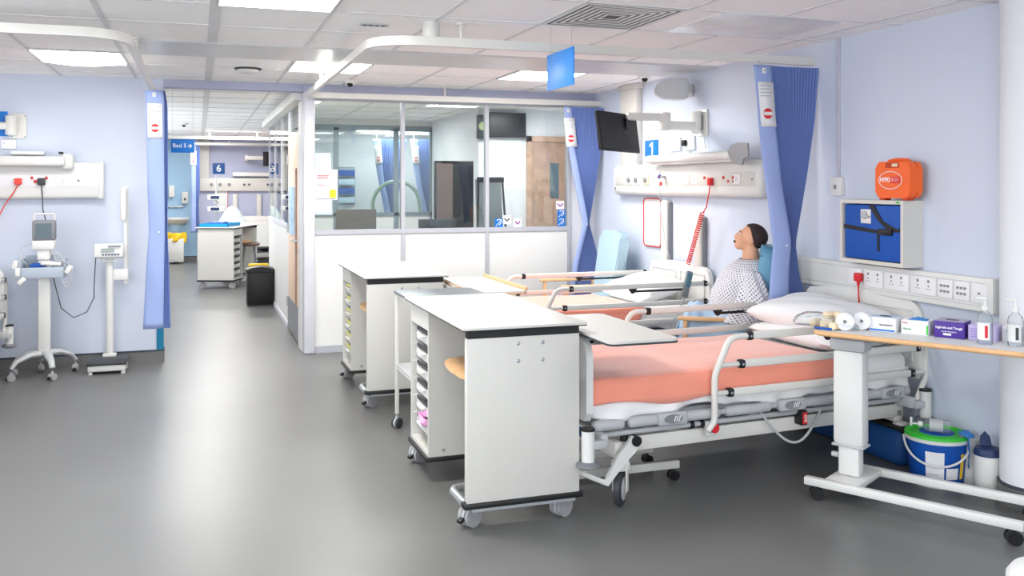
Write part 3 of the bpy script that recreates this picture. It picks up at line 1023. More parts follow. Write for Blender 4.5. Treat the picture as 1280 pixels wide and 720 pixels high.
def pump_bottle(label, loc, rz, label_m, h=.155, r=.033):
    b = thing('pump_bottle', label, 'bottle', loc, rz, 'clear pump bottles')
    MB().lathe([(0, 0), (r * .92, 0), (r, .006), (r, h * .74), (r * .85, h * .86), (r * .42, h * .95), (r * .42, h), (0, h)], n=28).build('bottle_body', CLEAR, b)
    MB().lathe([(0, .004), (r * .86, .004), (r * .92, .01), (r * .92, h * .55), (0, h * .55)], n=28).build('gel', CLEAR, b)
    MB().lathe([(0, h), (r * .48, h), (r * .48, h + .018), (r * .2, h + .024), (r * .15, h + .05), (0, h + .05)], n=20).box(-r * 1.25, r * .3, -.008, .008, h + .046, h + .058, bev=.004).build('pump', WHITE, b)

    def fn(u, v):
        a = R(-150 + 110 * u)
        return Vector((math.cos(a) * (r + .0006), math.sin(a) * (r + .0006), h * (.14 + .5 * v)))
    lb = MB().grid(fn, 14, 2).build('bottle_label', label_m, b)

    def fn2(u, v):
        a = R(-78 + 22 * u)
        return Vector((math.cos(a) * (r + .001), math.sin(a) * (r + .001), h * (.2 + .36 * v)))
    MB().grid(fn2, 6, 2).build('label_stripe', RED if label_m is PAPER else DARK, lb)
    return b


pump_bottle('clear gel pump bottle with a red striped label, left of two at the table end', onT(.745, .135), RT, PAPER)
pump_bottle('clear gel pump bottle with a plain grey label, right of two at the table end', onT(.865, .16), RT, mat('clear_label', (214, 216, 214), .5))
bx = glove_box('small white carton standing behind the right pump bottle', .82, .30, .055, .10, .075, PAPER, hole=False)
text('ml', .012, TEXTD, bx, (-.01, -.0515, .05))

# rolls and bagged bandages at the left end of the table
for i, (x, y, rz, L, lb) in enumerate(((.105, .13, 20, .10, 'white paper roll with its open end facing the viewer on the beech edged table'), (.165, .22, 10, .13, 'second white roll wrapped in film behind the open ended roll'))):
    a = onT(x, y, .8485)
    r0 = .045
    t = thing('paper_roll', lb, 'roll', a, RT + R(rz), 'white rolls on the near table')
    MB().lathe([(.010, -L * .5), (r0 * .9, -L * .5), (r0, -L * .46), (r0, L * .46), (r0 * .9, L * .5), (.010, L * .5), (.010, -L * .5)], (0, 0, r0), n=28, rot=(R(90), 0, 0)).build('roll_body', PAPER, t)
    MB().lathe([(.004, -L * .5 + .004), (.0105, -L * .5 + .004), (.0105, L * .4), (.004, L * .4)], (0, 0, r0), n=14, rot=(R(90), 0, 0)).build('core', LGREY, t)
bt = thing('bandage_bag', 'clear plastic bag of cream rolled bandages slumped over the left table end', 'bag', onT(-.0, .12), RT)


def bagf(u, v):
    a = 2 * PI * v
    x = -.16 + .34 * u
    k = math.sin(PI * min(1, max(0, u)) ** .7) ** .6
    r = .006 + .036 * k * (1 + .10 * math.sin(7 * a + 9 * u) + .06 * math.sin(13 * u + 3 * a))
    return Vector((x, r * 1.5 * math.cos(a), .002 + max(0, r * (1.0 + math.sin(a)) * .85) + .02 * (1 - u) * 0))
MB().grid(bagf, 26, 22, close_v=True).build('plastic_bag', CLEAR, bt, ang=50)
for i, (x, y, z, a) in enumerate(((.02, -.03, .022, 20), (.075, -.045, .022, 80), (.06, .03, .024, 40), (.03, .0, .065, 65), (.085, .0, .068, 10), (-.04, .0, .022, 70))):
    c = Vector((x, y, z)); d = Vector((math.cos(R(a)), math.sin(R(a)), 0)) * .026
    MB().cyl(c - d, c + d, .020, n=20).build('bandage', CREAM, bt)
MB().tube([(-.02, -.065, .006), (.03, -.075, .008), (.07, -.07, .006)], .006, n=8).build('blue_tie', BLUEC, bt)

# =================================================================== CEILING FITTINGS
def light_panel(label, x, y, group='lit ceiling panels', sag=False):
    t = thing('ceiling_light', label, 'light', (x, y, CZ), 0, group)
    g = MB()
    for a, b, c, d in ((-.30, .30, -.335, -.32), (-.30, .30, .32, .335), (-.30, -.285, -.32, .32), (.285, .30, -.32, .32)):
        g.box(a, b, c, d, -.012, .0)
    g.build('light_frame', LGREY, t, smooth=False)
    if sag:
        MB().grid(lambda u, v: Vector((-.285 + .57 * u, -.32 + .64 * v, -.016 - .05 * math.sin(PI * v) * math.sin(PI * u) ** .5)), 14, 14).build('diffuser', EMIT, t)
        MB().box(-.06, .0, -.30, -.27, -.035, -.012, bev=.006).build('diffuser_clip', MID, t)
    else:
        MB().box(-.285, .285, -.32, .32, -.010, -.002).build('diffuser', EMIT, t, smooth=False)
    return t


light_panel('lit square ceiling panel at the top edge, nearest the viewer', .39, 4.665)
light_panel('lit ceiling panel in front of the corridor opening, left of the hanging blue sign', .99, 7.365)
light_panel('lit ceiling panel behind the hanging blue sign', 2.79, 7.365)
light_panel('bright bulging ceiling light above the left wall bed space', -.81, 7.365, sag=True)
light_panel('lit ceiling panel inside the glazed office, seen through the middle pane', 2.2, 9.9)
t = thing('ceiling_light', 'unlit glossy ceiling light panel beside the square air vent', 'light', (3.0, 4.665, CZ))
MB().box(-.30, .50, -.33, .33, -.008, 0, bev=.002).build('diffuser', LENSM, t, smooth=False)

v = thing('air_vent', 'square ceiling air vent with dark angled slats', 'vent', (2.19, 4.665, CZ))
MB().box(-.29, .29, -.325, .325, -.004, 0).build('vent_backing', BLACK, v, smooth=False)
for k in range(7):
    s = 1 - k * .135
    g = MB()
    w, d, z = .285 * s, .32 * s, -.022 + .0015 * k
    z = -.008 + .0006 * k
    for a_, b_, c_, d_ in ((-w, w, -d - .009, -d + .009), (-w, w, d - .009, d + .009), (-w - .009, -w + .009, -d - .009, d + .009), (w - .009, w + .009, -d - .009, d + .009)):
        g.box(a_, b_, c_, d_, z - (.0005 if a_ != -w else 0), z + .002)
    g.build('vent_slat', WHITE, v, smooth=False)

t = thing('smoke_detector', 'round white smoke detector on the ceiling left of the lit panel', 'detector', (.385, 7.70, CZ))
MB().lathe([(0, -.045), (.04, -.045), (.075, -.03), (.085, -.012), (.085, 0), (0, 0)], n=28).build('detector_body', WHITE, t)
MB().lathe([(.082, -.013), (.105, -.010), (.11, 0), (.082, 0)], n=28).build('base_ring', DARK, t)


def dome(label, x, y):
    t = thing('dome_camera', label, 'camera', (x, y, CZ), 0, 'small dome cameras on the ceiling')
    MB().lathe([(0, -.045), (.03, -.045), (.052, -.025), (.06, -.006), (.06, 0), (0, 0)], n=24).build('dome_housing', WHITE, t)
    MB().ball((-.008, -.018, -.038), .027, n=10).build('dome_lens', BLACK, t)
    return t


dome('white dome camera on the ceiling just above the wall speaker', 3.62, 7.05)
dome('white dome camera on the ceiling above the partition corner', 1.30, 8.25)
dome('white dome camera on the ceiling of the far corridor', -.19, 14.8)
t = thing('ceiling_grille', 'small slotted grille set in a ceiling tile near the curtain track', 'grille', (.98, 5.34, CZ))
MB().box(-.085, .085, -.03, .03, -.008, 0, bev=.003).build('grille_plate', LGREY, t)
for k in range(4): MB().box(-.07 + k * .036, -.045 + k * .036, -.018, .018, -.010, -.007).build('grille_slot', DARK, t, smooth=False)

# hanging sign
t = thing('hanging_sign', 'blank bright blue sign hanging on two wires from the ceiling', 'sign', (2.0, 4.96, 2.14))
MB().box(-.006, .006, -.20, .20, 0, .214, bev=.002).build('sign_board', BLUEH, t)
for y in (-.17, .15): MB().cyl((0, y, .21), (0, y, CZ - 2.14), .0012, n=6).build('wire', ALU, t)
for y in (-.19, .19): MB().cyl((-.008, y, .20), (.008, y, .20), .004, n=8).build('sign_pin', DARK, t)

# curtain tracks
def track(label, pts, hang):
    t = thing('curtain_track', label, 'curtain track', (pts[0][0], pts[0][1], 2.40))
    base = Vector((pts[0][0], pts[0][1], 0))
    g = MB()
    P = [Vector((a, b, 0)) - base for a, b in pts]
    prev = None
    rings = []
    for i, p in enumerate(P):
        if i == 0: d = P[1] - p
        elif i == len(P) - 1: d = p - P[i - 1]
        else: d = (P[i + 1] - p).normalized() + (p - P[i - 1]).normalized()
        d.normalize(); nrm = Vector((-d.y, d.x, 0))
        rings.append([g.bm.verts.new(p + nrm * a + Vector((0, 0, b))) for a, b in ((-.017, -.026), (.017, -.026), (.017, .026), (-.017, .026))])
    for a, b in zip(rings[:-1], rings[1:]):
        for k in range(4): g.bm.faces.new((a[k], a[(k + 1) % 4], b[(k + 1) % 4], b[k]))
    g.bm.faces.new(rings[0]); g.bm.faces.new(rings[-1])
    g.build('track_rail', PAINT, t, ang=40)
    for x, y in hang:
        q = Vector((x, y, 0)) - base
        MB().cyl(q + Vector((0, 0, .02)), q + Vector((0, 0, CZ - 2.40)), .011, n=12).cyl(q + Vector((0, 0, CZ - 2.412)), q + Vector((0, 0, CZ - 2.40)), .03, n=16).build('track_hanger', PAINT, t)
    return t


idt = lambda a, b: (a, b)
tk = track('white U-shaped curtain track hanging around the two right hand bed spaces',
      [(3.9, 5.15)] + arc((1.20, 5.39), .25, 270, 180, 10, idt) + arc((1.05, 8.45), .10, 180, 90, 6, idt) + [(3.9, 8.55)],
      [(1.45, 5.14), (.95, 7.55), (2.25, 8.55)])
MB().cyl((-2.62, .02, .02), (-2.62, .02, .116), .05, n=20).build('track_mount', PAINT, tk)
track('white curtain track hanging around the left hand bed space',
      [(-3.6, 5.42)] + arc((-.62, 5.67), .25, -90, 0, 10, idt) + [(-.37, 8.66)], [(-1.6, 5.42), (-.37, 6.3)])
track('distant white curtain track across the far room', [(-1.15, 16.9), (3.2, 16.9)], [(.2, 16.9), (1.0, 16.9)])


# =================================================================== CURTAINS
def curtain(label, loc, rz, S, n=17, dep=.07, logo=True, group='blue pleated cubicle curtains'):
    """S: rows (z, left, panel_edge, right); panel and pleats face local -Y"""
    t = thing('cubicle_curtain', label, 'curtain', loc, rz, group)

    def at(z):
        for a, b in zip(S[:-1], S[1:]):
            if a[0] >= z >= b[0]:
                f = (a[0] - z) / (a[0] - b[0])
                return [a[i] * (1 - f) + b[i] * f for i in range(4)]
        return list(S[-1] if z < S[-1][0] else S[0])
    z0, z1 = S[-1][0], S[0][0]
    mid = (S[3][0] if len(S) > 3 else 1.19)

    def fp(u, v):
        z = z1 + (z0 - z1) * u
        r = at(z)
        x = r[1] + (r[2] - r[1]) * v
        return Vector((x, -dep - .012 * math.sin(PI * v) + .004 * math.sin(z * 11 + v * 3), z))
    MB().grid(fp, 40, 6).build('header_panel', CURT, t, solid=.002, ang=60)

    def fz(u, v):
        z = z1 + (z0 - z1) * u
        r = at(z)
        k = v * 2 * n
        tri = abs((k % 2) - 1)
        pinch = min(1, abs(z - mid) * 2.2 + .35)
        x = r[2] + (r[3] - r[2]) * v
        y = -dep + .004 + .013 * tri + .05 * math.sin(PI * v) * (r[3] - r[2])
        return Vector((x, y, z))
    MB().grid(fz, 40, 2 * n).build('pleats', CURTD, t, ang=20)
    r = at(z1 - .03)
    xm = (r[1] + r[2]) / 2
    o = MB().box(xm - .014, xm + .014, -dep - .020, -dep - .010, z1 - .055, z1 - .02, bev=.003).build('hook_tab', PAPER, t)
    MB().cyl((xm, -dep - .022, z1 - .037), (xm, -dep - .019, z1 - .037), .005, n=10).build('hook_eye', DARK, o)
    MB().cyl((xm, -dep - .005, z1 - .03), (xm, -.03, 2.385), .003, n=6).build('hook', ALU, t)
    r = at(mid)
    xm = r[1] + (r[2] - r[1]) * .65
    MB().ball((xm, -dep - .018, mid - .01), .008, n=8).build('tie_button', PAPER, t)
    # care label
    a, b = z1 - .11, z1 - .40
    ra, rb = at(a), at(b)
    w = .115
    l = MB()

    def fl(u, v):
        z = a + (b - a) * u
        r = at(z)
        c = (r[1] + r[2]) / 2
        return Vector((c - w / 2 + w * v, -dep - .019, z))
    lab = l.grid(fl, 6, 1).build('care_label', PAPER, t, solid=.001)
    zl = b + .085
    r = at(zl); c = (r[1] + r[2]) / 2
    MB().cyl((c, -dep - .0205, zl), (c, -dep - .0225, zl), .034, n=28).build('round_logo', TEXTR, lab)
    MB().box(c - .032, c + .032, -dep - .024, -dep - .0225, zl - .011, zl + .011).build('logo_bar', PAPER, lab, smooth=False)
    g = MB()
    for k in range(4):
        zz = a - .025 - k * .022; r = at(zz); c = (r[1] + r[2]) / 2
        g.box(c - .045, c + .045 - .02 * (k % 2), -dep - .0215, -dep - .0195, zz - .003, zz + .003)
    g.build('label_print', LGREY, lab, smooth=False)
    return t


SR = [(2.35, -.16, -.025, .355), (2.0, -.125, 0.0, .325), (1.63, -.08, .05, .26), (1.19, -.01, .127, .166), (1.01, -.033, .115, .19), (.83, -.045, .108, .24), (.38, -.06, .08, .33)]
curtain('blue pleated curtain tied at the waist beside the seated manikin', (3.55, 5.15, 0), 0, SR)
SR2 = [(2.35, -.16, -.075, .285), (1.98, -.12, -.05, .265), (1.58, -.04, .035, .195), (1.19, .045, .107, .118), (.77, -.06, 0, .247), (.38, -.11, -.06, .31)]
curtain('blue pleated curtain tied at the waist in the rear corner by the office glazing', (3.60, 8.50, 0), 0, SR2, dep=.06)
SR1 = [(2.36, -.075, .068, .08), (2.24, -.07, .075, .10), (1.78, -.06, .075, .105), (1.19, -.045, .08, .10), (.92, -.063, .075, .112), (.38, -.09, .068, .125)]
curtain('blue curtain hanging at the end of the left wall beside the corridor opening', (-.338, 8.25, 0), 0, SR1, n=3, dep=.09)
SR4 = [(2.36, -.10, .0, .07), (1.9, -.10, .0, .07), (1.5, -.09, .0, .07), (1.19, -.09, .0, .05), (.62, -.10, .0, .07)]
curtain('distant narrow blue curtain behind the Bed 5 sign', (-.03, 19.4, 0), 0, SR4, n=4, dep=.05)
SR5 = [(2.30, -.25, -.12, .30), (1.9, -.2, -.1, .25), (1.6, -.15, -.06, .2), (1.1, -.05, .05, .12), (.7, -.1, .02, .2)]
track('straight curtain track beyond the rear office glazing', [(2.3, 14.4), (4.6, 14.4)], [(2.6, 14.4), (4.2, 14.4)])
track('short curtain track beside the far sink', [(-.4, 19.4), (1.6, 19.4)], [(.6, 19.4)])
curtain('blue curtain seen through the left office pane, beyond the rear glazing', (2.85, 14.4, 0), 0, SR5)
curtain('wide blue curtain seen through the middle office pane, beyond the rear glazing', (3.45, 14.4, 0), 0, SR5)
SR6 = [(2.30, -.25, -.12, .30), (1.9, -.2, -.1, .25), (1.6, -.15, -.06, .2), (1.1, -.05, .05, .12), (.7, -.1, .02, .2)]


# =================================================================== RIGHT WALL
def rw(name, label, cat, y, z, x=3.9, group=None):
    return thing(name, label, cat, (x, y, z), 0, group)


def socket_face(g, x, y, z, col=None):
    """three pin holes, facing -X"""
    g.box(x - .0015, x, y - .004, y + .004, z + .006, z + .016); g.box(x - .0015, x, y - .014, y - .006, z - .008, z - .003); g.box(x - .0015, x, y + .006, y + .014, z - .008, z - .003)


# bedhead service unit above the second bed
u = rw('bedhead_unit', 'long white bedhead service unit with sockets on the wall above the second bed', 'service unit', 6.87, 1.48)
MB().box(-.105, 0, -1.27, 1.20, 0, .28, bev=.05, seg=4).build('unit_body', WHITE, u)
MB().box(-.108, -.10, -1.2, 1.12, .085, .19, bev=.002).build('front_plate', WHITEL, u)
for i, yy in enumerate((.81, .665, .48)):
    o = MB().box(-.118, -.106, yy - .05, yy + .05, .095, .185, bev=.006).build('gas_outlet', CREAM if i == 2 else WHITE, u)
    MB().lathe([(0, 0), (.018, 0), (.026, .012), (.020, .016), (0, .016)], (-.118, yy, .14), n=18, rot=(0, R(-90), 0)).build('outlet_ring', MID, o)
for yy in (-.22, -.36, -.97):
    o = MB().box(-.112, -.107, yy - .05, yy + .05, .10, .175, bev=.002).build('socket_plate', PAPER, u)
    g = MB(); socket_face(g, -.112, yy, .135); g.build('pin_holes', MID, o, smooth=False)
for yy in (-.855, -.925):
    g = MB(); socket_face(g, -.1095, yy, .12); g.box(-.112, -.108, yy - .010, yy + .010, .112, .128)
    g.build('red_socket', RED, u, smooth=False)
for yy in (-.515, -.79, -.925):
    MB().box(-.114, -.107, yy - .012, yy + .012, .138, .162, bev=.002).build('red_switch', RED, u)
MB().cyl((-.110, -1.17, .135), (-.106, -1.17, .135), .009, n=12).build('lock', MID, u)
MB().cyl((-.112, 1.12, .06), (-.106, 1.12, .06), .012, n=12).build('lock', MID, u)
o = MB().box(-.118, -.107, .19, .23, .09, .12, bev=.003).build('red_outlet', RED, u)
t = rw('flow_meter', 'small chrome and purple gas flow meter plugged into the bedhead unit', 'valve', 7.0, 1.60, 3.79)
MB().cyl((0, 0, .04), (-.05, 0, .04), .014, n=14).cyl((-.05, -.03, .04), (-.05, .03, .04), .010, n=12).cyl((-.05, 0, .05), (-.05, 0, .09), .008, n=10).build('valve_body', ALU, t)
MB().ball((-.055, 0, .045), .018, n=8).build('valve_knob', mat('purple_knob', (110, 80, 150), .5), t)
MB().tube([(-.05, 0, .0), (-.055, 0, -.10), (-.05, -.02, -.28), (-.04, -.10, -.55), (-.03, -.16, -.70)], .003, n=6).build('thin_tube', LGREY, t)

t = rw('plug_and_lead', 'red plug with coiled red cable hanging from the bedhead unit', 'cable', 6.24, 1.60, 3.79)
MB().box(-.035, 0, -.024, .024, -.03, .03, bev=.007).build('plug', RED, t)
P = [(-.02, .0, -.03), (-.02, .01, -.08), (-.01, .07, -.20), (-.005, .13, -.25)]
MB().tube(P, .005, n=8).build('cable_tail', REDC, t)
P = []
for k in range(420):
    s = k / 419
    c0 = Vector((-.01, .13 + .22 * s, -.25 - .42 * s))
    a = 2 * PI * 24 * s
    P.append(c0 + Vector((math.cos(a) * .016, math.sin(a) * .016 * .88, math.sin(a) * .016 * .46)))
MB().tube(P, .0045, n=6).build('cable_coil', REDC, t)

t = rw('reading_light', 'long white over-bed light with grey end shield above the service unit', 'light', 6.5, 1.76)
MB().tube([(-.19, .72, .03), (-.19, .66, .033), (-.19, -.72, .033)], [.012] + [.034] * 2, n=20).build('light_tube', WHITE, t)
g = MB().box(-.19, 0, -.70, .62, -.015, .012, bev=.006)
g.build('light_bracket', WHITE, t)
pts = [(-.0, .03), (.05, .075), (.13, .09), (.19, .085), (.26, .08), (.27, -.01), (.21, -.03), (.19, -.075), (.10, -.065), (.03, -.02)]
MB().prism([(a, b) for a, b in pts], .012, facing_left(-.215, -.66, .03)).build('end_shield', mat('shield_grey', (150, 152, 156), .5), t)

# vertical duct
t = rw('cable_duct', 'vertical white duct from the ceiling to the bedhead unit', 'duct', 7.79, 1.74)
MB().box(-.075, 0, -.16, .17, 0, CZ - 1.74 - .02, bev=.015).build('duct_body', WHITEL, t)
MB().box(-.09, 0, -.19, .20, CZ - 1.74 - .05, CZ - 1.74, bev=.012).build('duct_collar', WHITEL, t)

t = rw('number_sign', 'small blue sign with the white number 1 on the right wall', 'sign', 7.45, 1.82)
MB().box(-.008, 0, -.125, .125, 0, .16, bev=.002).build('sign_board', BLUEBR, t)
MB().prism([(.012, .02), (.034, .02), (.034, .140), (.016, .140), (-.030, .118), (-.030, .098), (.012, .112)], .0015, facing_left(-.008, 0, 0)).build('numeral', TEXTW, t, smooth=False)

t = rw('tilting_board', 'slim white wall board with a red rounded border', 'board', 7.42, 1.02)
MB().prism(rrect(-.165, .165, 0, .43, .04), .012, facing_left(0, 0, 0)).build('board', PANELW, t)
pl = rrect(-.165, .165, 0, .43, .04)
MB().tube([(-.014, -a, b) for a, b in pl + [pl[0]]], .006, n=8, caps=False).build('red_border', RED, t)

for nm, y, z1_, lb in (('a', 7.13, 1.44, 'vertical white wall buffer strip left, nearer the red bordered board'), ('b', 6.56, 1.33, 'vertical white wall buffer strip right, nearer the seated manikin')):
    t = rw('wall_buffer', lb, 'wall buffer', y, .30, group='vertical wall buffers')
    MB().box(-.06, 0, -.055, .055, 0, z1_ - .30, bev=.02, seg=3).build('buffer_body', WHITEL, t)
    MB().box(-.045, 0, -.068, -.05, .0, z1_ - .32, bev=.004).build('buffer_side', MID, t)

# television on its arm
t = thing('television', 'small black television on a jointed white wall arm', 'television', (3.105, 6.5, 1.985))
t.rotation_euler = (R(-9), R(1.5), R(29.6))
MB().box(-.265, .265, -.015, .015, -.155, .155, bev=.008).build('tv_casing', BLACK, t)
MB().box(-.252, .252, -.0165, -.0145, -.137, .142).build('tv_screen', SCREEN, t, smooth=False)
MB().box(-.14, .14, .012, .04, -.10, .10, bev=.012).build('tv_back', BLACK, t)
t = rw('television_mount', 'jointed white wall arm holding the television', 'wall mount', 6.55, 1.97)
MB().box(-.02, 0, -.075, .075, 0, .22, bev=.008).build('wall_plate', PAINT, t)
MB().cyl((-.07, 0, .02), (-.07, 0, .20), .042, n=20).build('pivot', PAINT, t)
MB().box(-.055, -.01, -.03, .03, .06, .16, bev=.004).build('pivot_bracket', MID, t)
MB().box(-.36, -.06, -.035, .035, .045, .115, bev=.015).build('lower_arm', PAINT, t)
MB().box(-.40, -.32, -.045, .035, .04, .185, bev=.015).build('elbow', PAINT, t)
MB().box(-.70, -.34, -.04, .03, .115, .175, bev=.015).build('upper_arm', PAINT, t)
MB().box(-.335, -.315, -.02, .035, .12, .18, bev=.004).build('elbow_cap', DARK, t)
MB().cyl((-.685, -.005, .03), (-.685, -.005, .13), .018, n=12).cyl((-.685, -.005, .03), (-.74, -.02, .02), .02, n=12).build('tv_joint', DARK, t)
MB().tube([(-.10, -.03, .06), (-.06, -.05, .03), (-.03, -.05, -.01), (-.02, -.06, -.10)], .007, n=8).build('arm_cable', WHITE, t)
for y, lb in ((6.99, 'white double wall socket, left of the two below the television arm'), (6.76, 'white wall socket with a black plug, right of the two below the television arm')):
    t = rw('wall_socket', lb, 'socket', y, 1.865, group='white wall sockets below the television arm')
    o = MB().box(-.022, 0, -.085, .085, 0, .115, bev=.004).build('socket_plate', WHITE, t)
    g = MB(); socket_face(g, -.022, .035, .055); socket_face(g, -.022, -.035, .055); g.build('pin_holes', MID, o, smooth=False)
    if y < 6.9: MB().box(-.055, -.022, .02, .065, .035, .085, bev=.006).build('black_plug', BLACK, t)
    if y > 6.9: MB().tube([(-.012, .08, .02), (-.015, .09, -.03), (-.015, .0, -.055), (-.015, -.15, -.05), (-.015, -.24, -.02), (-.01, -.26, .03)], .006, n=8).build('looped_cable', WHITE, t)

# speaker
t = thing('wall_speaker', 'pale grey angular wall speaker above the television arm', 'speaker', (3.70, 6.68, 2.355))
t.rotation_euler = (0, R(-3), R(-28))
pts = [(-.165, -.02), (-.155, .03), (-.10, .07), (.0, .082), (.09, .085), (.12, .06), (.12, -.06), (.09, -.085), (.0, -.082), (-.10, -.07), (-.155, -.035)]
m = Matrix(((1, 0, 0, 0), (0, 0, -1, .085), (0, 1, 0, 0), (0, 0, 0, 1)))
g = MB().prism(pts, .17, m)
bmesh.ops.bevel(g.bm, geom=g.bm.edges[:], offset=.012, segments=2, affect='EDGES')
g.build('speaker_body', LGREY, t)
MB().box(.115, .14, -.05, .05, -.03, .03, bev=.006).build('speaker_mount', LGREY, t)
o = rw('speaker_bracket', 'small grey bracket fixing the speaker to the wall', 'bracket', 6.74, 2.36)
MB().box(-.10, 0, -.02, .02, -.012, .012, bev=.004).box(-.02, 0, -.035, .035, -.05, .05, bev=.004).build('bracket_arm', LGREY, o)

# conduit and switch
t = rw('conduit', 'thin vertical conduit running from the ceiling to a wall switch', 'conduit', 4.88, 1.62)
MB().box(-.018, 0, -.011, .011, 0, CZ - 1.62, bev=.003).build('conduit_body', mat('conduit_grey', (190, 188, 202), .5), t)
t = rw('wall_switch', 'white wall switch at the foot of the thin vertical conduit', 'switch', 4.88, 1.505)
MB().box(-.035, 0, -.05, .05, 0, .12, bev=.005).build('switch_box', WHITE, t)
MB().box(-.039, -.034, -.012, .012, .045, .07, bev=.002).build('rocker', MID, t)

# socket trunking
t = rw('socket_trunking', 'long white wall trunking with a row of sockets behind the near bed', 'trunking', 4.58, .915)
MB().box(-.055, 0, -.94, .84, 0, .175, bev=.006).build('trunking_body', WHITE, t)
MB().box(-.060, 0, -.955, -.90, -.004, .178, bev=.006).build('end_cap', WHITE, t)
g = MB().box(-.0565, -.054, -.90, .84, .148, .151).box(-.0565, -.054, -.90, .84, .028, .031)
g.build('seam', LGREY, t, smooth=False)
Y0 = 4.58
for k, (a, b, n_) in enumerate(((4.42, 4.58, 2), (4.21, 4.40, 2), (4.005, 4.19, 2), (3.89, 3.99, 3), (3.775, 3.875, 3), (4.60, 4.72, 0), (3.66, 3.76, 0))):
    o = MB().box(-.064, -.055, a - Y0, b - Y0, .045, .145, bev=.002).build('socket_plate', PAPER, t)
    c = (a + b) / 2 - Y0
    g = MB()
    if n_ == 2:
        for s in (-1, 1):
            socket_face(g, -.064, c + s * .04, .085)
            g.box(-.067, -.064, c + s * .04 - .006, c + s * .04 + .006, .115, .13)
    elif n_ == 3:
        for i in range(3):
            for j in range(2): g.box(-.066, -.064, c - .03 + i * .024, c - .014 + i * .024, .075 + j * .03, .088 + j * .03)
    else:
        g.box(-.066, -.064, c - .008, c + .008, .09, .10)
    g.build('pin_holes', MID, o, smooth=False)
t = thing('red_plug', 'red plug with a red cable in the trunking socket below the blue case', 'plug', (3.835, 4.605, .985))
MB().box(-.035, .0, -.026, .026, -.0, .052, bev=.008).build('plug', RED, t)
MB().cyl((-.018, 0, .005), (-.018, 0, -.03), .012, .006, n=12).tube([(-.018, 0, -.02), (-.015, 0, -.10), (.0, 0, -.2)], .005, n=8).build('plug_cable', RED, t)

# cabinet with blue case
t = rw('wall_cabinet', 'light grey open metal wall box holding a strapped blue case', 'cabinet', 4.44, 1.105)
g = MB()
X0 = -.14
a, b = -.275, .265
g.box(X0, 0, a, a + .022, 0, .38); g.box(X0, 0, b - .022, b, 0, .38); g.box(X0, 0, a + .022, b - .022, .358, .38); g.box(X0, 0, a + .022, b - .022, 0, .022); g.box(-.012, 0, a + .022, b - .022, .022, .358)
g.build('cabinet_frame', WHITEL, t, smooth=False)
MB().box(X0 - .002, X0 + .006, a + .03, a + .055, .364, .374).build('green_badge', GREEN, t, smooth=False)
c = thing('blue_case', 'bright blue case held by black straps in the grey wall box', 'case', (3.9 - .126, 4.435, 1.13))
MB().box(-.006, .10, -.238, .236, 0, .327, bev=.012).build('case_body', BLUEC, c)
MB().box(-.012, -.004, .0, .085, .215, .30, bev=.004).build('latch_plate', WHITE, c)
MB().cyl((-.012, .045, .265), (-.026, .045, .265), .024, n=18).box(-.030, -.014, -.0, .05, .250, .262, bev=.004).build('latch_handle', LGREY, c)
m = facing_left(-.005, 0, 0)
MB().prism([(-.236, .205), (.10, .175), (.10, .155), (-.236, .18)], .004, m).build('strap', BLACK, c, smooth=False)
MB().prism([(-.02, .325), (.03, .325), (.10, .235), (.215, .19), (.236, .20), (.236, .175), (.16, .17), (.06, .235)], .005, m).build('strap', BLACK, c, smooth=False)
MB().prism([(.055, .165), (.072, .165), (.072, .055), (.055, .055)], .005, m).build('strap_tail', BLACK, c, smooth=False)
MB().box(-.022, -.004, -.18, -.075, .152, .19, bev=.005).build('buckle', BLACK, c)

# orange case on top
o = thing('orange_case', 'orange plastic case with an oval badge standing on the wall box', 'case', (3.815, 4.252, 1.486))
pts = rrect(-.138, .138, .012, .222, .038, 8)
g = MB().prism(pts, .050, facing_left(-.005, 0, 0))
bmesh.ops.bevel(g.bm, geom=list({e for f in g.bm.faces if len(f.verts) > 6 for e in f.edges}), offset=.006, segments=3, affect='EDGES')
g.build('case_front', ORANGE, o)
g = MB().prism(rrect(-.136, .136, .013, .220, .038, 8), .040, facing_left(.036, 0, 0))
bmesh.ops.bevel(g.bm, geom=list({e for f in g.bm.faces if len(f.verts) > 6 for e in f.edges}), offset=.006, segments=3, affect='EDGES')
g.build('case_back', ORANGE, o)
MB().tube([(-.005, .10, .205), (-.005, .075, .226), (-.005, .03, .232), (-.005, -.03, .232), (-.005, -.075, .226), (-.005, -.10, .205)], .011, n=10).build('case_handle', ORANGE, o)
MB().box(-.0575, -.05, -.055, .055, .185, .218, bev=.003).build('handle_recess', mat('burnt_orange', (190, 62, 22), .5), o)
MB().box(-.060, -.056, -.045, -.0, .192, .210, bev=.002).build('handle_tag', CREAM, o)
ell = [(math.cos(2 * PI * k / 40) * .092, .115 + math.sin(2 * PI * k / 40) * .050) for k in range(41)]
MB().tube([(-.0565, -(x - .015), z) for x, z in ell], .0022, n=6, caps=False).build('oval_outline', PAPER, o)
text('HYPO', .036, TEXTW, o, (-.0568, .056, .117), rot=LEFTW, bold=.0008, sx=.86)
MB().box(-.0572, -.0555, -.062, .012, .099, .135).build('badge_block', RED, o, smooth=False)
text('BOX', .030, mat('pink_lettering', (240, 150, 155), .5), o, (-.0580, -.025, .117), rot=LEFTW, bold=.0006, sx=.95)
for s in (-1, 1): MB().box(-.05, -.0, s * .09 - .02, s * .09 + .02, .0, .014, bev=.003).build('foot', mat('burnt_orange', (190, 62, 22), .5), o)


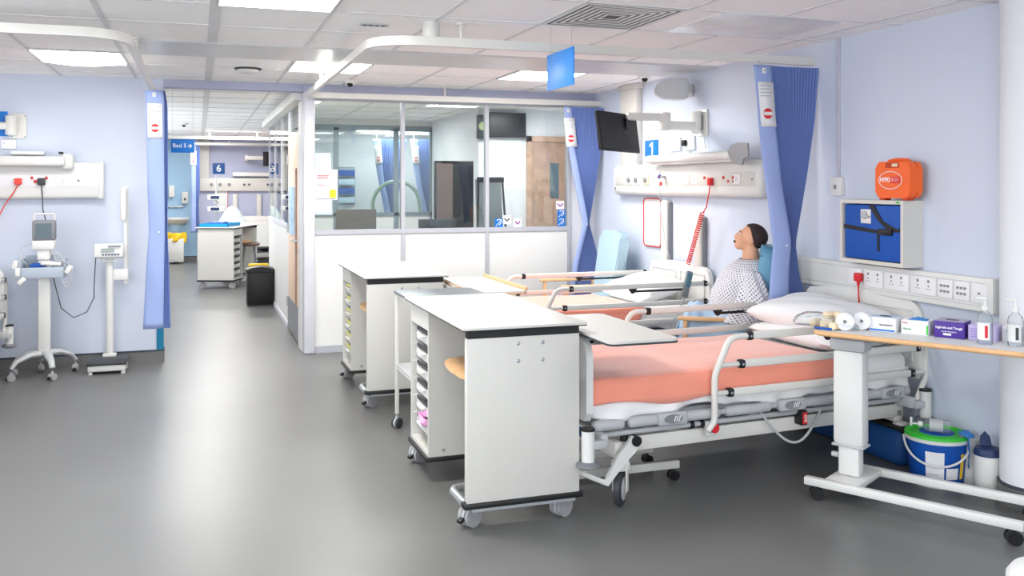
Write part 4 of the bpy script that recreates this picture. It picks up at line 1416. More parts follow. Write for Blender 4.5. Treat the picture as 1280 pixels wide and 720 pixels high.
# =================================================================== CHAIRS AND MANIKIN
def armchair(label, loc, rz, vm, group='blue high backed patient chairs'):
    c = thing('armchair', label, 'chair', loc, rz, group)
    MB().box(-.26, .29, -.25, .25, .38, .49, bev=.04, seg=3).build('seat', vm, c)
    g = MB()
    m = Matrix.Translation((-.24, 0, .45)) @ Euler((0, R(-9), 0)).to_matrix().to_4x4()
    pl = [(-.23, .0), (.23, .0), (.235, .45)] + arc((.155, .62), .08, 0, 90, 5, idt) + arc((-.155, .62), .08, 90, 180, 5, idt) + [(-.235, .45)]
    mm = m @ Matrix(((0, 0, 1, -.05), (1, 0, 0, 0), (0, 1, 0, 0), (0, 0, 0, 1)))
    g.prism(pl, .10, mm)
    bmesh.ops.bevel(g.bm, geom=g.bm.edges[:], offset=.018, segments=2, affect='EDGES')
    g.build('backrest', vm, c)
    for s in (-1, 1):
        g = MB().box(-.22, .30, s * .295 - .026, s * .295 + .026, .655, .68, bev=.009)
        g.build('armrest', WOODL, c)
        MB().box(.235, .265, s * .295 - .018, s * .295 + .018, 0, .655, bev=.005).build('leg', WOODL, c)
        MB().box(-.26, -.23, s * .295 - .018, s * .295 + .018, 0, .655, bev=.005).build('leg', WOODL, c)
        MB().box(-.24, .25, s * .275 - .012, s * .275 + .012, .36, .41, bev=.004).build('side_rail', WOODL, c)
    return c


armchair('pale blue high backed patient chair by the wall beyond the second bed', (3.36, 7.83, 0), R(178), CHAIRB)
MANX, MANY = 3.55, 5.44
MRZ = math.atan2(.547, -.837)
ac2 = armchair('teal blue chair in which the gowned manikin sits, beside the near curtain', (MANX - .13, MANY + .08, 0), MRZ, CHAIRT)

ac2.scale = (.90, .88, 1.02)
M_ = thing('person', 'gowned manikin with dark hair seated in a chair, face tilted up, mouth open', 'person', (MANX, MANY, 0), MRZ)
HT = Matrix.Translation((-.035, 0, 1.205)) @ Euler((0, R(-24), 0)).to_matrix().to_4x4() @ Matrix.Scale(.90, 4)


def hp(x, y, z): return HT @ Vector((x, y, z))


def hball(g, c, r, n=12):
    rr = bmesh.ops.create_uvsphere(g.bm, u_segments=n * 2, v_segments=n, radius=1)
    bmesh.ops.scale(g.bm, vec=r, verts=rr['verts'])
    bmesh.ops.transform(g.bm, matrix=HT @ Matrix.Translation(c), verts=rr['verts'])


def caps(g, a, ra, b, rb):
    g.cyl(a, b, ra, rb, n=18); g.ball(a, ra, n=9); g.ball(b, rb, n=9)


g = MB()
hball(g, (-.022, 0, .030), (.096, .074, .082)); hball(g, (.028, 0, -.022), (.058, .058, .080)); hball(g, (.045, 0, -.078), (.034, .036, .030))
hball(g, (.0, 0, -.055), (.055, .052, .045)); hball(g, (.074, 0, .022), (.018, .045, .014)); hball(g, (.088, 0, -.012), (.016, .011, .026)); hball(g, (.096, 0, -.026), (.014, .014, .010))
hball(g, (.078, 0, -.050), (.016, .024, .007)); hball(g, (.074, 0, -.072), (.016, .022, .008)); hball(g, (.055, .038, -.022), (.02, .018, .026)); hball(g, (.055, -.038, -.022), (.02, .018, .026))
for s in (-1, 1): hball(g, (-.022, s * .076, -.012), (.020, .009, .030)); hball(g, (-.018, s * .080, -.012), (.010, .005, .018))
caps(g, hp(-.035, 0, -.05), .052, (-.05, 0, 1.05), .062)
g.ball((-.04, 0, .95), .14, n=12, scale=(.72, 1.15, .62)); g.ball((.02, 0, .82), .16, n=12, scale=(.85, 1.05, 1.1)); g.ball((.03, 0, .62), .17, n=12, scale=(.9, 1.05, .8))
for s in (-1, 1):
    caps(g, (-.05, s * .155, .955), .050, (-.03, s * .21, .74), .042)
    caps(g, (-.03, s * .21, .74), .042, (.18, s * .13, .645), .028)
    caps(g, (.20, s * .15, .655), .028, (.26, s * .12, .645), .034)
    for k in range(4):
        yy = s * (.145 - .020 * k)
        caps(g, (.26, yy, .645), .0095, (.315 + .006 * (k in (1, 2)), yy - s * .004, .640), .009)
        caps(g, (.315 + .006 * (k in (1, 2)), yy - s * .004, .640), .009, (.340 + .006 * (k in (1, 2)), yy - s * .004, .622), .008)
    caps(g, (.235, s * .10, .645), .011, (.275, s * .068, .635), .009)
    caps(g, (.02, s * .10, .57), .085, (.36, s * .12, .545), .062)
    caps(g, (.36, s * .12, .545), .060, (.38, s * .12, .09), .040)
    caps(g, (.37, s * .12, .055), .040, (.53, s * .13, .035), .032)
b = g.build('body', SKIN, M_)
rm = b.modifiers.new('union', 'REMESH'); rm.mode = 'VOXEL'; rm.voxel_size = .0058; rm.use_smooth_shade = True
sm = b.modifiers.new('soften', 'SMOOTH'); sm.factor = .5; sm.iterations = 3
g = MB()
hball(g, (-.028, 0, .034), (.100, .081, .090), n=64)
kill = []
Hi = HT.inverted()
for v_ in g.bm.verts:
    q = Hi @ v_.co
    front = .042 + max(0, q.z - .06) * .45          # hairline runs back from the brow
    if q.z < .085: front = min(front, .030 - (.085 - q.z) * .75)
    if q.x > front or q.z < -.050: kill.append(v_)
bmesh.ops.delete(g.bm, geom=list(set(kill)), context='VERTS')
g.build('hair', HAIR, M_, solid=.010, ang=80)
for s in (-1, 1):
    hb = MB(); hball(hb, (.077, s * .030, .006), (.009, .013, .008)); e = hb.build('eye', PAPER, M_)
    hb = MB(); hball(hb, (.0855, s * .031, .0068), (.003, .0055, .0055)); hb.build('pupil', BLACK, e)
    hb = MB(); hball(hb, (.082, s * .030, .026), (.006, .019, .0035)); hb.build('eyebrow', HAIR, M_)
hb = MB(); hball(hb, (.083, 0, -.062), (.014, .021, .011)); hb.build('mouth', mat('dark_mouth', (60, 24, 24), .6), M_)
# gown
GS = [(1.068, -.045, .072, .080), (1.05, -.045, .100, .135), (1.03, -.035, .125, .195), (.99, -.018, .150, .245), (.92, .006, .172, .268), (.84, .022, .188, .278), (.76, .030, .196, .282), (.68, .034, .200, .282), (.60, .036, .200, .275), (.52, .03, .19, .26)]


def gat(z):
    for a, b_ in zip(GS[:-1], GS[1:]):
        if a[0] >= z >= b_[0]:
            f = (a[0] - z) / (a[0] - b_[0]); f = f * f * (3 - 2 * f) * .4 + f * .6
            return [a[i] * (1 - f) + b_[i] * f for i in range(4)]
    return list(GS[-1])


def gf(u, v):
    z = 1.068 + (.52 - 1.068) * u
    r = gat(z); a = 2 * PI * v
    k = min(1, u * 3)
    w = 1 + k * (.030 * math.sin(7 * a + 3 * u) + .020 * math.sin(13 * a - 5 * u + 1) + .015 * math.sin(4 * a + 14 * u))
    return Vector((r[1] + r[2] * w * math.cos(a), r[3] * w * math.sin(a), z + .010 * k * math.sin(3 * a)))


MB().grid(gf, 50, 84, close_v=True, uvfn=lambda u, v: (v * 1.5, u * .58)).build('gown', GOWN, M_, solid=.003, ang=80)
for s in (-1, 1):
    A0, A1, A2 = Vector((-.05, s * .205, 1.0)), Vector((-.075, s * .300, .80)), Vector((.02, s * .285, .64))

    def sf(u, v, s=s):
        if u < .5: c0 = A0.lerp(A1, u * 2); d = (A1 - A0)
        else: c0 = A1.lerp(A2, u * 2 - 1); d = (A2 - A1)
        d = (A2 - A0).normalized()
        e1 = d.cross(Vector((0, 1, 0))).normalized(); e2 = d.cross(e1).normalized()
        a = 2 * PI * v
        rr = (.050 + .050 * min(1, u * 1.8)) * (1 + .10 * math.sin(4 * a + 5 * u) + .07 * math.sin(7 * a + 9 * u))
        return c0 + e1 * rr * math.cos(a) * 1.15 + e2 * rr * math.sin(a) * .75
    MB().grid(sf, 26, 34, close_v=True, uvfn=lambda u, v: (v * .62, u * .42 + .1)).build('gown_sleeve', GOWN, M_, solid=.003, ang=80)

# blanket over the lap
bl = thing('blanket', 'pale blue blanket draped over the lap of the seated manikin', 'blanket', (MANX, MANY, 0), MRZ)


def bf(u, v):
    x = -.02 + .46 * u
    half = .27 + .02 * math.sin(u * 7)
    ztop = .765 - .07 * u + .02 * math.sin(u * 9 + 1)
    if u > .82: ztop -= (u - .82) ** 2 * 6
    L = v * 2 - 1
    if abs(L) < .48:
        y = L / .48 * half * .95; z = ztop - .05 * (abs(L) / .48) ** 3 + .018 * math.sin(y * 20 + x * 26) + .012 * math.sin(y * 41 - x * 17) + .008 * math.sin(x * 63 + y * 9)
    else:
        f = (abs(L) - .48) / .52
        y = (1 if L > 0 else -1) * (half * .95 + .03 * math.sin(f * 2) + .014 * math.sin(x * 40 + f * 3) * f)
        z = ztop - .05 - f * (.42 + .03 * math.sin(x * 12))
    if u > .9: x += 0
    return Vector((x + .008 * math.sin(y * 30 + z * 14), y, z))


MB().grid(bf, 40, 70).build('blanket_cloth', BLANK, bl, solid=.006, ang=80)
MB().grid(lambda u, v: Vector((.435 + .03 * math.sin(v * 19 + u * 4) * u + .05 * u, (-.26 + .52 * v) * (1 + .05 * u), .62 - .42 * u)), 20, 40).build('blanket_front', BLANK, bl, solid=.006, ang=80)

# =================================================================== FLOOR ITEMS ON THE RIGHT
bk = thing('bucket', 'blue tub with bright green lid and white handle on the floor below the near table', 'bucket', (3.715, 3.87, 0))
MB().lathe([(0, .004), (.130, .004), (.134, .015), (.152, .235), (.0, .235)], n=48).build('tub', BLUEC, bk)
MB().lathe([(.128, 0), (.138, 0), (.1385, .014), (.131, .016), (.128, 0)], n=48).build('base_rim', WHITE, bk)
MB().lathe([(.150, .228), (.158, .230), (.160, .250), (.150, .252), (.148, .236), (.150, .228)], n=48).build('top_rim', WHITE, bk)
MB().lathe([(0, .262), (.10, .262), (.112, .254), (.140, .254), (.148, .268), (.158, .264), (.160, .248), (0, .248)], n=48).build('lid', GREEN, bk)
MB().lathe([(0, .264), (.085, .264), (.088, .2625), (0, .2625)], n=36).build('lid_label', BLUEC, bk)
vw = math.atan2(-3.87, -3.715)
hpts = []
for k in range(25):
    a = vw + R(-82 + 164 * k / 24)
    dz = math.cos(R(-90 + 180 * k / 24)) ** .8 if 0 < k < 24 else 0
    hpts.append((math.cos(a) * .163, math.sin(a) * .163, .236 - .115 * dz))
MB().tube(hpts, .006, n=8).build('handle', WHITE, bk)


def wrap(r0, r1, a0, a1, z0, z1, off=.0008):
    return MB().grid(lambda u, v: Vector((math.cos(a0 + (a1 - a0) * u) * (r0 + (r1 - r0) * v + off), math.sin(a0 + (a1 - a0) * u) * (r0 + (r1 - r0) * v + off), z0 + (z1 - z0) * v)), 10, 3)


wrap(.1355, .1475, vw - R(22), vw + R(14), .02, .19, off=.0012).build('paper_label', PAPER, bk)
wrap(.1355, .142, vw + R(18), vw + R(44), .05, .11, off=.0025).build('small_label', PAPER, bk)
wrap(.1355, .1465, vw + R(50), vw + R(60), .05, .18, off=.0025).build('yellow_label', YEL, bk)
g = MB()
for k in range(6):
    for_z = .05 + k * .02
    g2 = wrap(.1375 + k * .0012, .1378 + k * .0012, vw - R(18), vw + R(8 - 4 * (k % 2)), for_z, for_z + .005, off=.0016)
    g2.build('print_line', LGREY, bk)
g.bm.free()

pb = thing('pump_bottle', 'pump bottle lying on its side on the green tub lid', 'bottle', (3.69, 3.86, .302), R(-42))
m = (0, R(90), 0)
MB().lathe([(0, .0), (.030, .0), (.033, .006), (.033, .10), (.028, .118), (.013, .128), (.013, .135), (0, .135)], (.075, 0, 0), n=26, rot=(0, R(-90), 0)).build('bottle_body', CLEAR, pb)
MB().lathe([(.0338, .035), (.0338, .10), (.0330, .10), (.0330, .035), (.0338, .035)], (.075, 0, 0), n=26, rot=(0, R(-90), 0)).build('bottle_label', LGREY, pb)
MB().cyl((-.058, 0, 0), (-.08, 0, 0), .015, n=16).cyl((-.08, 0, 0), (-.112, 0, 0), .005, n=10).box(-.120, -.108, -.007, .007, -.012, .034, bev=.003).build('pump', WHITE, pb)
def glf(u, v):
    a = R(-74 + 44 * v - 6 * math.sin(u * 5))
    r = .115 + .055 * min(1, u * 2.2) + .012 * math.sin(v * 9 + u * 4)
    z = .276 + .006 * math.sin(v * 14) if u < .4 else .276 - (u - .4) * .26 - .02 * math.sin(v * 11) * u
    return Vector((3.715 + r * math.cos(a), 3.87 + r * math.sin(a), z))
gl = tag(MB().grid(glf, 16, 14).build('nitrile_glove', GLOVEB, None, solid=.003, ang=80),
         'crumpled blue glove hanging over the rim of the blue tub', 'glove')

cn = thing('wipes_canister', 'white wipes canister with navy flip lid beside the blue tub', 'canister', (3.80, 3.62, 0), 0, 'white wipes canisters')
MB().lathe([(0, 0), (.060, 0), (.062, .004), (.062, .205), (.0, .205)], n=36).build('canister_body', WHITE, cn)
MB().lathe([(0, .245), (.03, .245), (.058, .238), (.066, .222), (.066, .203), (0, .203)], n=36).build('canister_lid', NAVY, cn)
g = MB().prism([(-.028, 0), (.028, 0), (.022, .05), (0, .075), (-.022, .05)], .008, Matrix.Translation((.0, .012, .243)) @ Euler((R(64), 0, R(-35))).to_matrix().to_4x4())
g.build('flip_cap', NAVY, cn)
cn = thing('wipes_canister', 'second white canister standing behind the navy lidded one', 'canister', (3.834, 3.765, 0), 0, 'white wipes canisters')
MB().lathe([(0, 0), (.055, 0), (.057, .004), (.057, .235), (0, .235)], n=32).build('canister_body', WHITE, cn)
MB().lathe([(0, .258), (.052, .258), (.060, .250), (.060, .233), (0, .233)], n=32).build('canister_lid', LGREY, cn)

t = thing('floor_bag', 'long dark blue bag with black top seam on the floor behind the near bed', 'bag', (3.765, 4.52, 0))
MB().box(-.085, .085, -.42, .42, 0, .20, bev=.05, seg=3).build('bag_body', mat('deep_blue_fabric', (18, 70, 130), .6, bump=.4, bscale=20), t)
MB().box(-.055, .075, -.41, .41, .188, .212, bev=.008).build('bag_seam', BLACK, t)

# corner of a white lidded bin at the bottom right
t = thing('waste_bin', 'rounded white bin lid just showing at the bottom right corner', 'bin', (2.52, 2.13, 0))
MB().lathe([(0, 0), (.12, 0), (.125, .01), (.14, .34), (0, .34)], n=36).build('bin_body', WHITE, t)
MB().lathe([(0, .395), (.08, .392), (.13, .375), (.146, .352), (.146, .338), (0, .338)], n=40).build('bin_lid', PANELW, t)
MB().box(-.05, .05, -.165, -.12, .01, .03, bev=.006).build('foot_pedal', BLACK, t)

# =================================================================== LEFT WALL
t = thing('bedhead_unit', 'white bedhead service unit with red and black plugs on the left wall', 'service unit', (-1.7, 8.72, 1.455))
MB().box(-1.3, .925, -.08, 0, 0, .315, bev=.03, seg=3).build('unit_body', WHITE, t)
MB().box(.885, .93, -.084, 0, -.004, .318, bev=.012).build('end_cap', WHITE, t)
MB().box(-1.2, .87, -.083, -.078, .10, .205, bev=.002).build('front_plate', PAPER, t)
for x in (.24, .55, .61):
    g = MB().box(x - .004, x + .004, -.085, -.083, .158, .166).box(x - .014, x - .006, -.085, -.083, .142, .148).box(x + .006, x + .014, -.085, -.083, .142, .148)
    g.build('pin_holes', LGREY, t, smooth=False)
for x in (.376, .486): MB().box(x - .010, x + .010, -.087, -.083, .165, .19, bev=.002).build('red_switch', RED, t)
MB().box(.39, .43, -.088, -.083, .135, .16, bev=.003).build('red_socket', RED, t)
MB().cyl((.733, -.088, .155), (.733, -.08, .155), .010, n=12).build('lock', MID, t)
p = thing('red_plug', 'red plug with pale red cable in the left wall unit', 'plug', (-1.426, 8.638, 1.575))
MB().box(-.028, .028, -.035, 0, -.0, .055, bev=.009).build('plug', mat('coral_plug', (236, 74, 64), .5), p)
MB().tube([(0, -.02, 0), (-.03, -.02, -.06), (-.10, -.02, -.17), (-.15, -.02, -.28), (-.25, -.02, -.40)], .005, n=8).build('plug_cable', REDC, p)
p = thing('black_plug', 'dark grey plug with black lead running down to the monitor', 'plug', (-1.25, 8.638, 1.572))
MB().box(-.030, .030, -.038, 0, 0, .060, bev=.008).build('plug', DARK, p)
MB().tube([(0, -.02, 0), (.01, -.03, -.10), (.015, -.05, -.20), (.05, -.10, -.32), (.05, -.16, -.40)], .0045, n=8).build('plug_cable', DARK, p)
t = thing('reading_light', 'long white over-bed light above the left wall unit', 'light', (-1.7, 8.72, 1.73))
MB().box(-1.0, .64, -.19, -.08, .0, .085, bev=.025, seg=3).build('light_tube', WHITE, t)
MB().box(.60, .70, -.15, 0, -.03, .11, bev=.03, seg=3).build('light_bracket', WHITE, t)
MB().box(.22, .47, -.12, -.02, .098, .125, bev=.004).build('top_shelf', PANELW, t)
MB().box(.585, .62, -.14, -.10, .105, .125, bev=.003).build('small_switch', BLACK, t)
t = thing('television_mount', 'white wall arm bracket crossing a blue sign at the left edge', 'wall mount', (-1.44, 8.72, 1.965))
MB().box(-.06, .065, -.018, 0, 0, .215, bev=.006).build('wall_plate', PAINT, t)
MB().cyl((-.045, -.06, .03), (-.045, -.06, .19), .045, n=20).build('pivot', PAINT, t)
MB().box(-.60, -.04, -.095, -.03, .075, .135, bev=.015).build('lower_arm', PAINT, t)
for x in (-.045, .05):
    for z in (.02, .195): MB().cyl((x, -.020, z), (x, -.017, z), .006, n=8).build('screw', MID, t)
t = thing('number_sign', 'blue square sign half out of frame behind the left wall arm', 'sign', (-1.63, 8.72, 1.985))
MB().box(-.11, .11, -.008, 0, 0, .21, bev=.002).build('sign_board', BLUEBR, t)
t = thing('wall_socket', 'white double socket under the arm bracket on the left wall', 'socket', (-1.50, 8.72, 1.878))
MB().box(-.07, .045, -.018, 0, 0, .078, bev=.004).build('socket_plate', PAPER, t)
MB().box(-.05, -.04, -.0195, -.018, .045, .055).build('socket_mark', LGREY, t, smooth=False)

# observation monitor stand
ob = thing('vital_signs_monitor', 'patient monitor on a white wheeled stand with grey basket, left wall', 'monitor', (-1.19, 8.37, 0))
MB().box(-.045, .045, -.035, .035, .20, .96, bev=.012).build('column', PANELW, ob)
feet = ((-.22, -.15), (.085, -.20), (.215, .15), (-.06, .22), (-.24, .08))
for i, (x, y) in enumerate(feet):
    MB().tube([(0, 0, .19), (x * .45, y * .45, .19), (x * .85, y * .85, .15), (x, y, .10)], [.042, .036, .026, .022], n=12, flat=.7).build('base_leg', LGREY, ob)
    castor(ob, x, y, r=.030, wheel=CASTG, w=.03, face=R(20 + 30 * i), brake=i < 3)
MB().box(-.05, .05, -.05, .05, .165, .215, bev=.02).build('base_hub', LGREY, ob)
g = MB()
gx, gy = .155, .11
g.box(-gx, gx, -gy, gy, .82, .83, bev=.002)
g.box(-gx, gx, -gy - .006, -gy, .82, .905, bev=.003); g.box(-gx, gx, gy, gy + .006, .82, .99, bev=.003)
g.box(-gx - .006, -gx, -gy, gy, .82, .97, bev=.003); g.box(gx, gx + .006, -gy, gy, .82, .97, bev=.003)
g.build('basket', mat('basket_grey', (168, 180, 192), .5), ob)
MB().box(-.10, .02, -.08, .04, .90, .935, bev=.01, rot=(0, R(-6), 0)).build('blue_cuff', BLUEC, ob)
MB().box(-.02, .14, -.10, -.05, .915, .95, bev=.014, rot=(0, R(4), 0)).build('thermometer', WHITE, ob)
MB().box(-.05, .045, -.05, .05, .96, 1.05, bev=.01).build('monitor_mount', PANELW, ob)
MB().box(-.085, .08, -.07, .06, 1.045, 1.12, bev=.012).build('monitor_base', WHITE, ob)
MB().box(-.085, .085, -.06, .04, 1.12, 1.285, bev=.015).build('monitor_case', MID, ob)
MB().box(-.060, .060, -.0625, -.059, 1.135, 1.26).build('monitor_screen', SCREENG, ob, smooth=False)
MB().tube([(-.075, -.01, 1.28), (-.075, -.01, 1.325), (-.065, -.01, 1.335), (.065, -.01, 1.335), (.075, -.01, 1.325), (.075, -.01, 1.28)], .009, n=8).build('carry_handle', WHITE, ob)
for pts in ([(.06, -.05, 1.07), (.13, -.08, 1.0), (.16, -.10, .93), (.19, -.11, .85), (.20, -.10, .78), (.16, -.10, .77)],
            [(.05, -.06, 1.06), (.10, -.10, .96), (.18, -.11, .95), (.22, -.11, .86), (.21, -.11, .76), (.17, -.11, .74), (.14, -.11, .80)],
            [(-.07, -.05, 1.10), (-.15, -.06, 1.07), (-.17, -.08, 1.0), (-.12, -.09, .93)]):
    MB().tube(pts, .004, n=6).build('sensor_lead', LGREY, ob)
for i, (x, z) in enumerate(((-.18, .87), (-.20, .93), (.19, .88), (-.15, .80))):
    MB().box(x - .02, x + .02, -.12, -.07, z - .035, z + .035, bev=.01, rot=(0, R(15 * i), 0)).build('sensor_clip', PANELW, ob)

# weighing scale
sc_ = thing('weighing_scale', 'white column weighing scale with black platform and height rod', 'scale', (-.715, 8.43, 0))
MB().box(-.155, .155, -.16, .15, .075, .105, bev=.006).build('platform', DARK, sc_)
MB().box(-.145, .145, -.150, .14, .025, .078, bev=.01).build('scale_base', WHITE, sc_)
for x in (-.125, .125):
    for y in (-.12, .11): MB().cyl((x, y, 0), (x, y, .03), .018, n=14).build('scale_foot', WHITE, sc_)
MB().cyl((0, .125, .10), (0, .125, .94), .031, n=24).build('column', PANELW, sc_)
MB().box(-.055, .055, .09, .17, .10, .13, bev=.01).build('column_foot', WHITE, sc_)
MB().tube([(-.065, .08, .96), (-.055, .07, .925), (.055, .07, .925), (.065, .08, .96)], .008, n=8).build('head_bracket', WHITE, sc_)
hd = MB().box(-.115, .115, .04, .12, .952, 1.072, bev=.014, rot=(R(-8), 0, 0)).build('display_head', WHITE, sc_)
MB().box(-.06, .045, .030, .036, 1.005, 1.035, rot=(R(-8), 0, 0)).build('readout', mat('lcd_grey', (150, 160, 160), .3), hd, smooth=False)
MB().box(-.005, .095, .030, .034, 1.047, 1.056, rot=(R(-8), 0, 0)).build('name_strip', NAVY, hd, smooth=False)
for k in range(6): MB().box(-.052 + k * .024, -.036 + k * .024, .031, .038, .975, .988, bev=.002, rot=(R(-8), 0, 0)).build('key', NAVY, hd)
MB().box(.03, .145, .11, .135, .755, .85, bev=.006).build('rod_bracket', PANELW, sc_)
MB().box(.112, .150, .12, .145, .72, 1.56, bev=.004).build('height_rod', PANELW, sc_)
MB().box(.138, .152, .118, .122, .73, 1.55).build('rod_scale', LGREY, sc_, smooth=False)
MB().box(.085, .135, .085, .12, 1.26, 1.55, bev=.018).build('head_slide', WHITE, sc_)
MB().tube([(-.10, .05, .96), (-.11, .05, .80), (-.115, .05, .62), (-.17, .05, .50), (-.27, .03, .46), (-.36, .0, .55), (-.41, -.02, .78), (-.43, -.02, .84)], .004, n=8).build('power_lead', DARK, sc_)

# =================================================================== SIGNS AND NOTICES BY THE OPENING
t = thing('hanging_sign', 'blue hanging sign reading Bed 5 with an arrow over the corridor', 'sign', (-.13, 9.0, 1.872))
MB().box(-.102, .102, -.005, .005, 0, .123, bev=.002).build('sign_board', BLUEBR, t)
text('Bed 5', .052, TEXTW, t, (-.028, -.0065, .064), bold=.0)
MB().prism([(.045, .057), (.068, .057), (.058, .044), (.067, .044), (.083, .062), (.067, .080), (.058, .080), (.068, .067), (.045, .067)], .001, facing_front(0, -.005, 0)).build('arrow', TEXTW, t, smooth=False)
for x in (-.09, .09): MB().cyl((x, 0, .12), (x, 0, CZ - 1.872), .0012, n=6).build('wire', ALU, t)

t = thing('notice', 'white paper notice with red lines and a yellow block on the left office pane', 'notice', (1.144, 8.712, 1.432))
MB().box(-.103, .103, -.003, 0, 0, .287).build('sheet', PAPER, t, smooth=False)
MB().box(.03, .09, -.0045, -.003, .02, .10).build('yellow_block', YEL, t, smooth=False)
for k in range(9):
    w_ = (.11, .10, .06, .08, .07, .09, .06, .05, .08)[k]
    MB().box(-.085, -.085 + w_, -.0045, -.003, .222 - k * .021, .228 - k * .021 + (.003 if k < 2 else 0)).build('text_line', TEXTR if k in (0, 1, 4) else LGREY, t, smooth=False)
MB().box(-.09, .09, -.0045, -.003, .006, .012).build('foot_line', NAVY, t, smooth=False)


def sticker(label, x, z, kind, w=.043):
    t = thing('sticker', label, 'sticker', (x, 8.714, z), 0, 'small stickers on the office glass')
    MB().box(-w, w, -.0015, 0, -w, w).build('sticker_card', BLUEBR if kind == 'ear' else PAPER, t, smooth=False)
    if kind == 'ear':
        MB().tube([(.0 + .024 * math.cos(a), -.0025, .010 + .024 * math.sin(a)) for a in [R(150 - 25 * k) for k in range(9)]] + [(.0, -.0025, -.024)], .004, n=6).build('ear_symbol', PAPER, t)
        MB().tube([(-.032, -.0025, -.034), (.030, -.0025, .036)], .003, n=6).build('diagonal_bar', PAPER, t)
    else:
        m_ = mat('sticker_purple', (140, 40, 140), .5) if kind == 'fly' else DARK
        for s in (-1, 1):
            MB().prism([(0, -.004), (s * .026, .020), (s * .030, .002), (s * .012, -.006), (s * .020, -.022), (0, -.012)], .001, facing_front(0, -.0015, 0)).build('butterfly_wing', m_, t, smooth=False)
    return t


sticker('blue ear symbol sticker low on the right pane, beside the white ones', 2.852, 1.195, 'ear')
sticker('white sticker with dark mark, between the blue ear sticker and the purple butterfly', 2.937, 1.225, 'mark')
sticker('white sticker with purple butterfly, lowest middle of the right pane', 3.05, 1.193, 'fly')
sticker('white sticker with purple butterfly, top of the stack at the right pane edge', 3.512, 1.368, 'fly')
sticker('blue ear symbol sticker, middle of the stack at the right pane edge', 3.527, 1.277, 'ear')
sticker('blue ear symbol sticker, bottom of the stack at the right pane edge', 3.525, 1.193, 'ear')

# =================================================================== INSIDE THE OFFICE
t = thing('television', 'dark wall television high on the office back wall', 'television', (3.66, 10.86, 2.165))
MB().box(-.25, .24, -.05, -.005, 0, .31, bev=.006).build('tv_casing', BLACK, t)
MB().box(-.235, .225, -.0525, -.0495, .015, .295).build('tv_screen', SCREEN, t, smooth=False)
t = thing('wall_clock', 'round green-faced clock on a dark board in the office', 'clock', (3.33, 10.84, 2.30))
MB().box(-.06, .05, -.03, .05, -.16, .14, bev=.004).build('clock_board', DARK, t)
MB().cyl((0, -.03, 0), (0, -.04, 0), .055, n=28).build('clock_face', mat('clock_face', (150, 160, 120), .5), t)
t = thing('display_screen', 'large dark display screen standing inside the office behind the middle pane', 'screen', (2.90, 10.6, 0))
MB().box(-.24, .24, -.03, .03, 1.02, 1.86, bev=.006).build('screen_panel', SCREEN, t)
MB().box(-.22, -.02, -.033, -.029, 1.05, 1.83).build('brown_panel', mat('brown_reflect', (96, 80, 76), .4), t, smooth=False)  # brown reflection painted as a strip on the dark screen
for x in (-.15, .15): MB().cyl((x, 0, 0), (x, 0, 1.05), .02, n=12).build('stand_leg', DARK, t)
t = thing('flip_chart', 'grey flip chart easel leaning inside the office behind the window post', 'easel', (3.06, 9.7, 0))
g = MB().box(-.15, .15, -.012, .012, 1.0, 1.64, bev=.004, rot=(R(-8), 0, 0))
g.build('chart_board', mat('chart_grey', (140, 146, 150), .5), t)
MB().box(-.155, .155, -.07, -.03, 1.60, 1.66, bev=.008).build('chart_clip', DARK, t)
for x in (-.14, .14): MB().tube([(x, -.05, 1.6), (x * 1.5, -.2, 0)], .013, n=8).build('easel_leg', DARK, t)
MB().tube([(0, .05, 1.6), (0, .35, 0)], .013, n=8).build('easel_leg', DARK, t)
t = thing('desk_screen', 'brown-grey desk divider panel behind the left office pane', 'divider', (1.57, 9.6, 0))
MB().box(-.21, .21, -.015, .015, .40, 1.32, bev=.004).build('divider_panel', mat('divider_grey', (122, 116, 112), .7), t)
for x in (-.18, .18): MB().box(x - .015, x + .015, -.12, .12, 0, .40, bev=.003).build('divider_foot', DARK, t)
t = thing('office_desk', 'long pale office desk behind the glazed partition', 'desk', (2.2, 10.05, 0))
MB().box(-1.1, .55, -.35, .35, .72, .75, bev=.004).build('desk_top', WHITEL, t)
for x in (-1.05, .5):
    for y in (-.3, .3): MB().box(x - .02, x + .02, y - .02, y + .02, 0, .72).build('leg', LGREY, t)
t = thing('desk_monitor', 'small dark monitor on the office desk behind the middle pane', 'monitor', (2.55, 10.0, .75))
MB().box(-.22, .22, -.02, .02, .12, .44, bev=.006).build('monitor_panel', DARK, t)
MB().cyl((0, 0, 0), (0, 0, .14), .02, n=12).cyl((0, 0, 0), (0, 0, .015), .09, n=20).build('monitor_stand', DARK, t)
t = thing('glove_dispenser', 'rack of blue glove boxes on the bay wall beyond the left pane', 'dispenser', (2.32, 15.3, 1.25))
MB().box(-.16, .16, -.03, 0, 0, .62, bev=.004).build('rack_back', CLEAR, t)
for k in range(4): MB().box(-.14, .14, -.11, -.03, .02 + k * .15, .12 + k * .15, bev=.006).build('glove_carton', BLUEC if k % 2 else mat('pale_blue_card', (186, 206, 224), .5), t)
t = thing('hoist_arm', 'curved pale green hose arm beyond the rear office glazing', 'arm', (2.55, 13.8, 0))  # pale green hoop, taken as a lamp arm
MB().tube([(-.05, 0, 1.1)] + [(.32 - .37 * math.cos(R(12 * k)), 0, 1.25 + .38 * math.sin(R(12 * k))) for k in range(1, 14)] + [(.70, 0, 1.15)], .028, n=10).build('hose', mat('pale_green', (170, 190, 172), .5), t)
MB().cyl((-.05, 0, 0), (-.05, 0, 1.1), .025, n=12).build('hoist_post', LGREY, t)
MB().box(-.3, .2, -.2, .2, 0, .05, bev=.01).build('hoist_base', LGREY, t)

